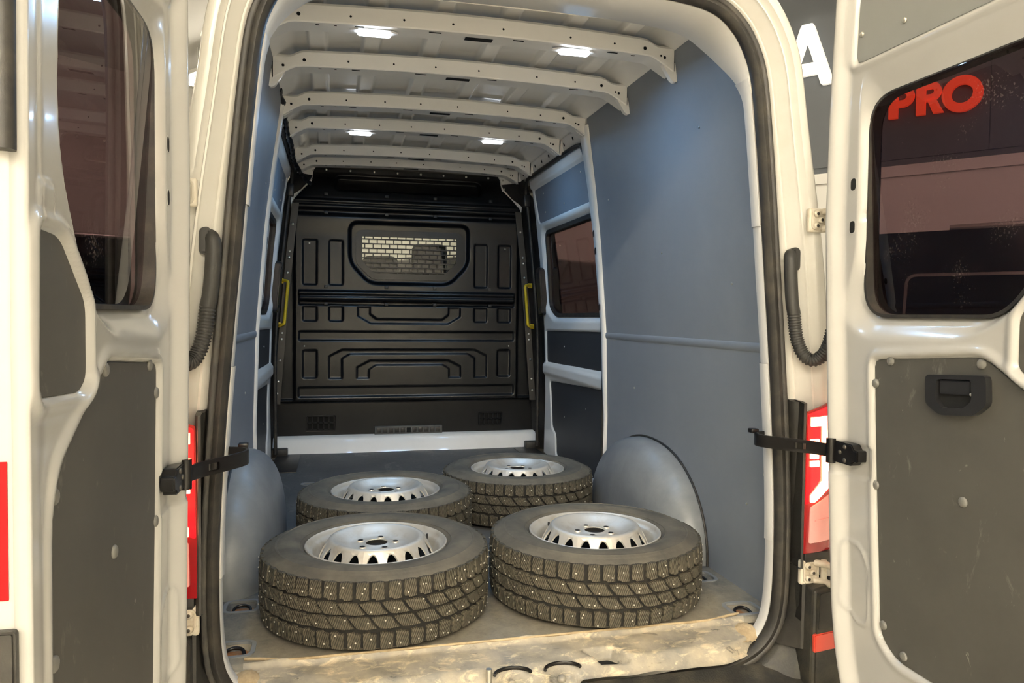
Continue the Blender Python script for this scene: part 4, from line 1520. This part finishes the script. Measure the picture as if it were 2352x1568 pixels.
    for b in (1.29, 1.177):
        sl = round_poly([(.226, b - .016), (.246, b - .016), (.246, b + .016), (.226, b + .016)], .010, 5)
        rgo = resample(sl, 30)
        prism('punched_slot', rgo, f3, -.001, .0008, M['hole'], e)
        ring('slot_rim', rgo, offset_poly(rgo, .003), f3, -.002, .0011, M['paint'], e)
    if s > 0:
        # black inner release handle in its bezel
        bz = round_poly([(.512, .805), (.676, .815), (.68, .752), (.646, .725), (.556, .716), (.514, .738)], .012, 4)
        inn = round_poly([(.545, .797), (.64, .803), (.642, .757), (.62, .738), (.563, .733), (.545, .748)], .008, 4)
        R1, R2 = resample(inn, 60), resample(bz, 60)
        # align the two outlines by angle
        c = np.mean(np.array(R1), 0)
        ang = lambda p: math.atan2(p[1] - c[1], p[0] - c[0])
        R1, R2 = sorted(R1, key=ang), sorted(R2, key=ang)
        hb = ring('handle_bezel', R1, R2, f3, -.004, .012, M['lockblack'], e)
        prism('handle_well', R1, f3, -.004, .0, M['hole'], e)
        prism('release_lever', round_poly([(.55, .795), (.635, .80), (.636, .768), (.551, .764)], .004, 3), f3, .0, .008, M['lockblack'], e, .002)
        bolt('lever_pin', f3(.639, .771, .010), nrm, .0035, .002, M['steel'], e)
    else:
        # reflective tape and latch on the free edge, centre weather strip
        fe = lambda a, b, d: (s * .843 + dx * a + nx * d, -.17 + dy * a + ny * d, b)
        g3 = lambda a, b, d: f3(.971 + d, b, -.014 - a)
        prism('red_reflective_tape', [(.002, .585), (.055, .585), (.055, .752), (.002, .752)], g3, .0, .0015, M['red_refl'], e)
        prism('latch_case', round_poly([(-.008, .30), (.05, .30), (.05, .55), (-.008, .55)], .006), g3, .0, .012, M['blackplastic'], e, .003)
        path = [f3(float(s1(z)) + .010, z, -.014) for z in np.linspace(1.12, 1.9, 30)]
        tube('weather_strip', path, .014, M['rubber'], e, 8)
    # small plate where the strap bracket sits
    poly = round_poly([(.205, .545), (.285, .545), (.295, .558), (.31, .558), (.31, .588), (.295, .588), (.285, .602), (.205, .602)], .005, 3)
    br = prism('strap_bracket', poly, f3, -.002, .026, M['blacksteel'], e, .003)
    for a, b in ((.262, .592), (.262, .556), (.243, .575)):
        bolt('bracket_bolt', f3(a, b, .026), nrm, .006, .004, M['stripmetal'], e)
    box_pts = [f3(.206, .54, .026), f3(.206, .607, .026)]
    tube('bracket_pin', box_pts, .013, M['blacksteel'], e, 12)
    return e


for s in (1, -1): build_rear_door(s)


# ------------------------------------------------------------------ check straps, hinges, conduits
def build_strap(s):
    pts = [(.79, -.135), (.755, -.140), (.725, -.155), (.713, -.18), (.716, -.205), (.735, -.24), (.765, -.285), (.795, -.325), (.815, -.37)]
    c = smooth_curve(pts, 40)
    T = np.gradient(c, axis=0)
    T /= np.linalg.norm(T, axis=1)[:, None]
    N = np.stack([T[:, 1], -T[:, 0]], 1)
    rows = []
    prof_ = [(-.003, .018), (.003, .018), (.004, .015), (.004, .009), (.004, -.009), (.004, -.015), (.003, -.018), (-.003, -.018), (-.004, -.015), (-.004, -.009), (-.004, .009), (-.004, .015), (-.003, .018)]
    for (o, zz_) in prof_:
        rows.append([((c[i, 0] + N[i, 0] * o) * s, c[i, 1] + N[i, 1] * o, .573 + zz_) for i in range(len(c))])
    mask = np.ones((len(prof_) - 1, len(c) - 1), bool)
    mask[3, 27:31] = False
    mask[9, 27:31] = False
    st = grid('check_strap', np.array(rows), M['blacksteel'], VAN, mask, flip=s > 0, angle=50)
    st['label'] = 'black steel check strap holding the door open'
    box('strap_guide', (min(.715 * s, .74 * s), -.15, .586), (max(.715 * s, .74 * s), -.125, .600), M['blacksteel'], st, .004)


def build_hinge(s, z, h):
    lo, hi = .815, .872
    b = box('door_hinge', (min(lo * s, hi * s), -.262, z - h), (max(lo * s, hi * s), -.243, z + h), M['hinge'], VAN, .006, 3)
    f3 = lambda a, c, d: (a * s, d, c)
    ring('hinge_plate_edge', resample(round_poly([(lo + .01, z - h + .01), (hi - .005, z - h + .01), (hi - .005, z + h - .01), (lo + .01, z + h - .01)], .012), 40),
         resample(round_poly([(lo + .006, z - h + .006), (hi - .001, z - h + .006), (hi - .001, z + h - .006), (lo + .006, z + h - .006)], .014), 40), f3, -.26, -.266, M['hinge'], b)
    for a, c in ((lo + .022, z + h * .5), (lo + .022, z - h * .5), (lo + .036, z)):
        bolt('hinge_bolt', (a * s, -.262, c), (0, -1, 0), .0095, .009, M['hinge'], b)
        bolt('bolt_socket', (a * s, -.271, c), (0, -1, 0), .0045, .0012, M['stripmetal'], b)
    for c in (z + h * .72, z - h * .72):
        tube('hinge_arm', [((hi - .012) * s, -.258, c), ((hi + .012) * s, -.28, c), ((hi + .02) * s, -.36, c)], .0105, M['hinge'], b, 8)
    tube('hinge_pin', [((hi + .012) * s, -.27, z - h), ((hi + .012) * s, -.27, z + h)], .009, M['hinge'], b, 10)


def build_conduit(s):
    up = [(.800, -.20, 1.118), (.790, -.212, 1.112), (.785, -.220, 1.095), (.786, -.222, 1.05), (.792, -.222, .98), (.799, -.222, .945)]
    lo = [(.799, -.222, .945), (.803, -.224, .90), (.810, -.228, .862), (.822, -.238, .828), (.838, -.255, .812), (.853, -.275, .822), (.860, -.295, .85), (.864, -.31, .9)]
    p1 = smooth_curve([(a * s, b, c) for a, b, c in up], 30)
    g = tube('wiring_conduit', p1, .0185, M['conduit'], VAN, 14)
    g['label'] = 'dark grey rubber wiring sleeve between body and door'
    n = 34 * 4
    p2 = smooth_curve([(a * s, b, c) for a, b, c in lo], n)
    tube('corrugated_hose', p2, .016, M['conduit'], g, 14, radii=[(.0195 if i % 4 < 2 else .0165) for i in range(n)])
    poly = round_poly([(.787, 1.075), (.818, 1.07), (.818, 1.135), (.793, 1.14)], .014, 5)
    prism('hose_grommet', poly, lambda a, b, d: (a * s, d, b), -.19, -.225, M['conduit'], g, .006)


def build_tail_light(s):
    e = empty('tail_light', (0, 0, 0), VAN)
    # housing: a raised black column between seal and lens
    secs = []
    for z in [.205, .21, .25, .4, .55, .67, .688, .692]:
        k = float(np.interp(z, hc[10:110, 1], hc[10:110, 0]))
        x0 = k + .042
        row = [(x0, -.165), (x0 + .002, -.205), (x0 + .008, -.213), (x0 + .02, -.222), (.808, -.268), (.814, -.270), (.822, -.262), (.826, -.2)]
        sh = .02 if z in (.205, .692) else 0
        secs.append([(a * s, b + sh, z) for a, b in row])
    P = np.array(secs)
    grid('lamp_housing', P, M['blackplastic'], e, flip=s > 0, angle=35)
    capv = [tuple(p) for p in P[-1]]
    from_py('housing_top', capv + [(.86 * s, -.165, .70)], [tuple(range(len(capv) + 1))], M['blackplastic'], e, smooth=False)

    def f3(a, b, d):
        # lens wraps round the body corner
        y = -.266 + float(np.interp(a, [.83, .87, .92, .98, 1.0], [0, .004, .02, .07, .1]))
        return (a * s, y - d, b)

    def patch(name, poly, d, m, n=10):
        """poly subdivided in a so that it follows the wrap"""
        bm = bmesh.new()
        vs = [bm.verts.new((p[0], 0, p[1])) for p in poly]
        bm.faces.new(vs)
        for xc in np.linspace(.84, .98, 8):
            bmesh.ops.bisect_plane(bm, geom=bm.verts[:] + bm.edges[:] + bm.faces[:], plane_co=(xc, 0, 0), plane_no=(1, 0, 0))
        r = bmesh.ops.extrude_face_region(bm, geom=bm.faces[:])
        top = {v for v in r['geom'] if isinstance(v, bmesh.types.BMVert)}
        for v in bm.verts:
            v.co = Vector(f3(v.co.x, v.co.z, d if v in top else d - .006))
        return from_bm(name, bm, m, e, angle=30)
    patch('lamp_lens', round_poly([(.816, .252), (.99, .255), (.985, .70), (.92, .694), (.820, .664)], .006, 3), 0, M['lens_dark'])
    patch('lamp_lens', round_poly([(.820, .395), (.985, .46), (.98, .692), (.92, .686), (.824, .658)], .006, 3), .002, M['lens_red'])
    hot = M['lens_hot']
    patch('light_bar', [(.832, .622), (.885, .622), (.885, .648), (.832, .648)], .006, hot)
    patch('light_bar', [(.877, .452), (.905, .452), (.902, .65), (.873, .65)], .006, hot)
    patch('light_bar', [(.832, .528), (.860, .528), (.860, .585), (.832, .585)], .006, hot)
    patch('light_bar', [(.832, .505), (.862, .505), (.862, .522), (.832, .522)], .006, hot)
    patch('light_bar', [(.836, .402), (.836, .422), (.874, .46), (.905, .46), (.905, .44), (.85, .402)], .006, hot)
    patch('clear_section', round_poly([(.834, .282), (.96, .286), (.96, .44), (.836, .386)], .004, 2), .004, M['lens_clear'])
    patch('section_rib', [(.852, .345), (.96, .348), (.96, .352), (.852, .349)], .008, M['lens_clear'])
    # black lower plinth with cover panel
    box('lamp_plinth', (min(.825 * s, .94 * s), -.262, .218), (max(.825 * s, .94 * s), -.2, .252), M['blackplastic'], e, .004)
    secs = []
    for z in [-.03, .05, .12, .2]:
        k = float(np.interp(z, hc[10:110, 1], hc[10:110, 0]))
        secs.append([(a * s, b, z) for a, b in [(k + .043, -.165), (k + .045, -.21), (k + .052, -.222), (.822, -.258), (.83, -.262), (.84, -.25)]])
    grid('lower_cover', np.array(secs), M['blackplastic'], e, flip=s > 0, angle=35)


for s in (1, -1):
    build_strap(s)
    build_hinge(s, 1.213, .034)
    build_hinge(s, .195, .036)
    build_conduit(s)
    build_tail_light(s)


# ================================================================== the four loose wheels
RT, WT = .356, .225


def tread_mesh(name, poly, m):
    bm = bmesh.new()

    def rr(z):
        e = max(0.0, abs(z - WT / 2) - .066)
        return RT - (e / .034) ** 2 * .009
    lo = [bm.verts.new(((rr(z) - .012) * math.cos(a / RT), (rr(z) - .012) * math.sin(a / RT), z)) for a, z in poly]
    hi = []
    c = np.mean(np.array(poly), 0)
    mid = []
    for a, z in poly:
        mid.append(bm.verts.new(((rr(z) - .0022) * math.cos(a / RT), (rr(z) - .0022) * math.sin(a / RT), z)))
        a2, z2 = c[0] + (a - c[0]) * .93, c[1] + (z - c[1]) * .95
        hi.append(bm.verts.new((rr(z2) * math.cos(a2 / RT), rr(z2) * math.sin(a2 / RT), z2)))
    n = len(poly)
    for A, B in ((lo, mid), (mid, hi)):
        for i in range(n): bm.faces.new((A[i], A[(i + 1) % n], B[(i + 1) % n], B[i]))
    bm.faces.new(hi)
    bmesh.ops.triangulate(bm, faces=[f for f in bm.faces if len(f.verts) > 4])
    bmesh.ops.recalc_face_normals(bm, faces=bm.faces)
    me = bpy.data.meshes.new(name)
    bm.to_mesh(me)
    bm.free()
    me.materials.append(m)
    return me


def build_wheel():
    e = empty('spare_wheel')
    up = [(.3455, .1125), (.3455, .196), (.343, .2035), (.336, .2095), (.326, .2135), (.3195, .2165), (.316, .2192), (.312, .2202), (.309, .2225), (.304, .2228), (.302, .2212),
          (.29, .2238), (.275, .2245), (.262, .2235), (.25, .2205), (.24, .2165), (.2375, .2172), (.235, .2165), (.2345, .2145), (.228, .2095), (.2215, .204), (.217, .197), (.205, .188), (.2, .1125)]
    prof = up + [(r, WT - z) for r, z in up[::-1][1:-1]]
    ty = lathe('tyre', prof, 150, M['tyre_side'], e, angle=30, closed=True)
    ty.data.materials.append(M['groove'])
    for p in ty.data.polygons:
        c = p.center
        if math.hypot(c.x, c.y) > .3435: p.material_index = 1
    sh_u = tread_mesh('tread_block', [(-.0182, .1625), (-.0075, .1610), (-.0035, .1565), (.0182, .1585), (.0175, .2045), (.004, .2058), (-.0172, .2045)], M['tread'])
    sh_l = tread_mesh('tread_block', [(-.0178, .0205), (.002, .0192), (.0175, .0205), (.0182, .0630), (.0030, .0648), (-.001, .0690), (-.0182, .0665)], M['tread'])
    ce = [(-.0155, .1190), (.0045, .1165), (-.0035, .1325), (-.006, .1335), (-.004, .1350), (.0000, .1340), (.0085, .1160), (.0385, .1185), (.0300, .1290), (.0265, .1300), (.0150, .1485), (-.012, .1515), (-.0395, .1480), (-.027, .131)]
    ce_u = tread_mesh('tread_block', ce, M['tread'])
    ce_l = tread_mesh('tread_block', [(a, z - .0395) for a, z in ce], M['tread'])
    sb = bmesh.new()
    for me, n, off, zc, zr, aw in ((sh_u, 50, 0, .182, .017, .011), (ce_u, 36, .3, .134, .012, .016), (ce_l, 36, .8, .0945, .012, .016), (sh_l, 50, .5, .043, .017, .011)):
        for k in range(n):
            o = bpy.data.objects.new('tread_block', me)
            COL.objects.link(o)
            o.parent = ty
            th = 2 * math.pi * (k + off) / n + random.uniform(-.004, .004)
            o.rotation_euler = (0, 0, th)
            for q in range(1 if random.random() < .8 else 2):
                if random.random() < .12: continue
                a = th + random.uniform(-aw, aw) / RT
                z = zc + random.uniform(-zr, zr)
                ex = max(0.0, abs(z - WT / 2) - .066)
                r = RT - (ex / .034) ** 2 * .009 - .0006
                bolt_bm(sb, (r * math.cos(a), r * math.sin(a), z), (math.cos(a), math.sin(a), 0), .0023, .002)
    tag(from_bm('tyre_stud', sb, M['stud'], ty), kind='stuff')
    # steel rim
    rim = lathe('rim', [(.2165, .192), (.2195, .200), (.2215, .206), (.2215, .2105), (.2185, .2125), (.2145, .2105), (.2115, .202), (.207, .1955), (.2015, .1925), (.1975, .1885),
                        (.1955, .181), (.194, .165), (.189, .145), (.186, .12), (.184, .06), (.19, .03), (.215, .02)], 120, M['rim'], e, angle=50)
    # dished centre with oval vents on its flank
    A, B = (.186, .150), (.1515, .2215)
    ns = 18
    v, f = [], []
    K = 32
    for sct in range(ns):
        t0 = 2 * math.pi * sct / ns
        rings = []
        for kind in range(3):
            ids = []
            for k in range(K):
                an = 2 * math.pi * k / K
                cx, cy = math.cos(an), math.sin(an)
                if kind < 2:
                    w, h = (.58, .42) if kind == 0 else (.63, .455)
                    u_, t_ = cx * w * (1 - .12 * cy), .50 + cy * h
                else:
                    mm = max(abs(cx), abs(cy))
                    u_, t_ = cx / mm, .5 + .5 * cy / mm
                th = t0 + u_ * math.pi / ns
                bulge = .0035 * math.sin(math.pi * min(max(t_, 0), 1))
                r = A[0] + (B[0] - A[0]) * t_ + bulge
                z = A[1] + (B[1] - A[1]) * t_ + bulge * .4 - (.003 if kind == 0 else 0)
                if kind == 0: r -= .003
                ids.append(len(v)); v.append((r * math.cos(th), r * math.sin(th), z))
            rings.append(ids)
        for a_, b_ in zip(rings[:-1], rings[1:]):
            for k in range(K): f.append((a_[k], a_[(k + 1) % K], b_[(k + 1) % K], b_[k]))
    from_py('vent_flank', v, f, M['rim'], rim, angle=60)
    lathe('wheel_disc', [(.1515, .2215), (.149, .2255), (.145, .2285), (.139, .2295), (.132, .2275), (.12, .2205), (.105, .211), (.09, .2045), (.078, .2025), (.066, .204), (.052, .2055), (.042, .2065), (.0385, .2085), (.035, .209), (.0335, .2065)], 100, M['rim'], rim, angle=60)
    lathe('hub_bore', [(.0338, .2064), (.033, .196), (.001, .196)], 32, M['hole'], rim)
    lathe('vent_shade_disc', [(.186, .148), (.001, .148)], 48, M['hole'], rim)  # black disc standing in for the shade behind the vents
    for k in range(5):
        a = math.radians(52 + 72 * k)
        c = (.059 * math.cos(a), .059 * math.sin(a))
        b = empty_lug = None
        bm = bmesh.new()
        prof_ = [(.0125, .2045), (.0115, .2085), (.0085, .2085), (.0075, .199), (.0001, .199)]
        rows = [[bm.verts.new((c[0] + r * math.cos(t), c[1] + r * math.sin(t), z)) for t in [2 * math.pi * i / 16 for i in range(16)]] for r, z in prof_]
        for x, y in zip(rows[:-1], rows[1:]):
            for i in range(16): bm.faces.new((x[i], x[(i + 1) % 16], y[(i + 1) % 16], y[i]))
        from_bm('lug_seat', bm, M['rim'], rim, angle=40)
        bm = bmesh.new()
        disc_bm(bm, (c[0], c[1], .2088), (0, 0, 1), .0088)
        from_bm('lug_hole', bm, M['hole'], rim, smooth=False)
    # valve stem and a balance weight
    tube('valve_stem', [(.197, .02, .178), (.194, .02, .198)], .0035, M['lockblack'], rim, 8)
    return e


def copy_tree(o, parent=None):
    c = o.copy()
    COL.objects.link(c)
    c.parent = parent
    for ch in o.children: copy_tree(ch, c)
    return c


WHEELS = [(-.370, .233, 0.4, 'studded tyre on silver steel wheel, nearest the sill on the left'),
          (.357, .224, 2.1, 'studded tyre on silver steel wheel, nearest the sill on the right'),
          (-.295, .946, 3.3, 'studded tyre on silver steel wheel behind the front left one'),
          (.345, 1.27, 5.0, 'studded tyre on silver steel wheel farthest in, beside the right wheel arch')]
w0 = build_wheel()
for i, (x, y, rz, lab) in enumerate(WHEELS):
    w = w0 if i == 0 else copy_tree(w0)
    w.location = (x, y, .0005)
    w.rotation_euler = (0, 0, rz)
    tag(w, lab, 'wheel', 'loose studded wheels on the van floor')
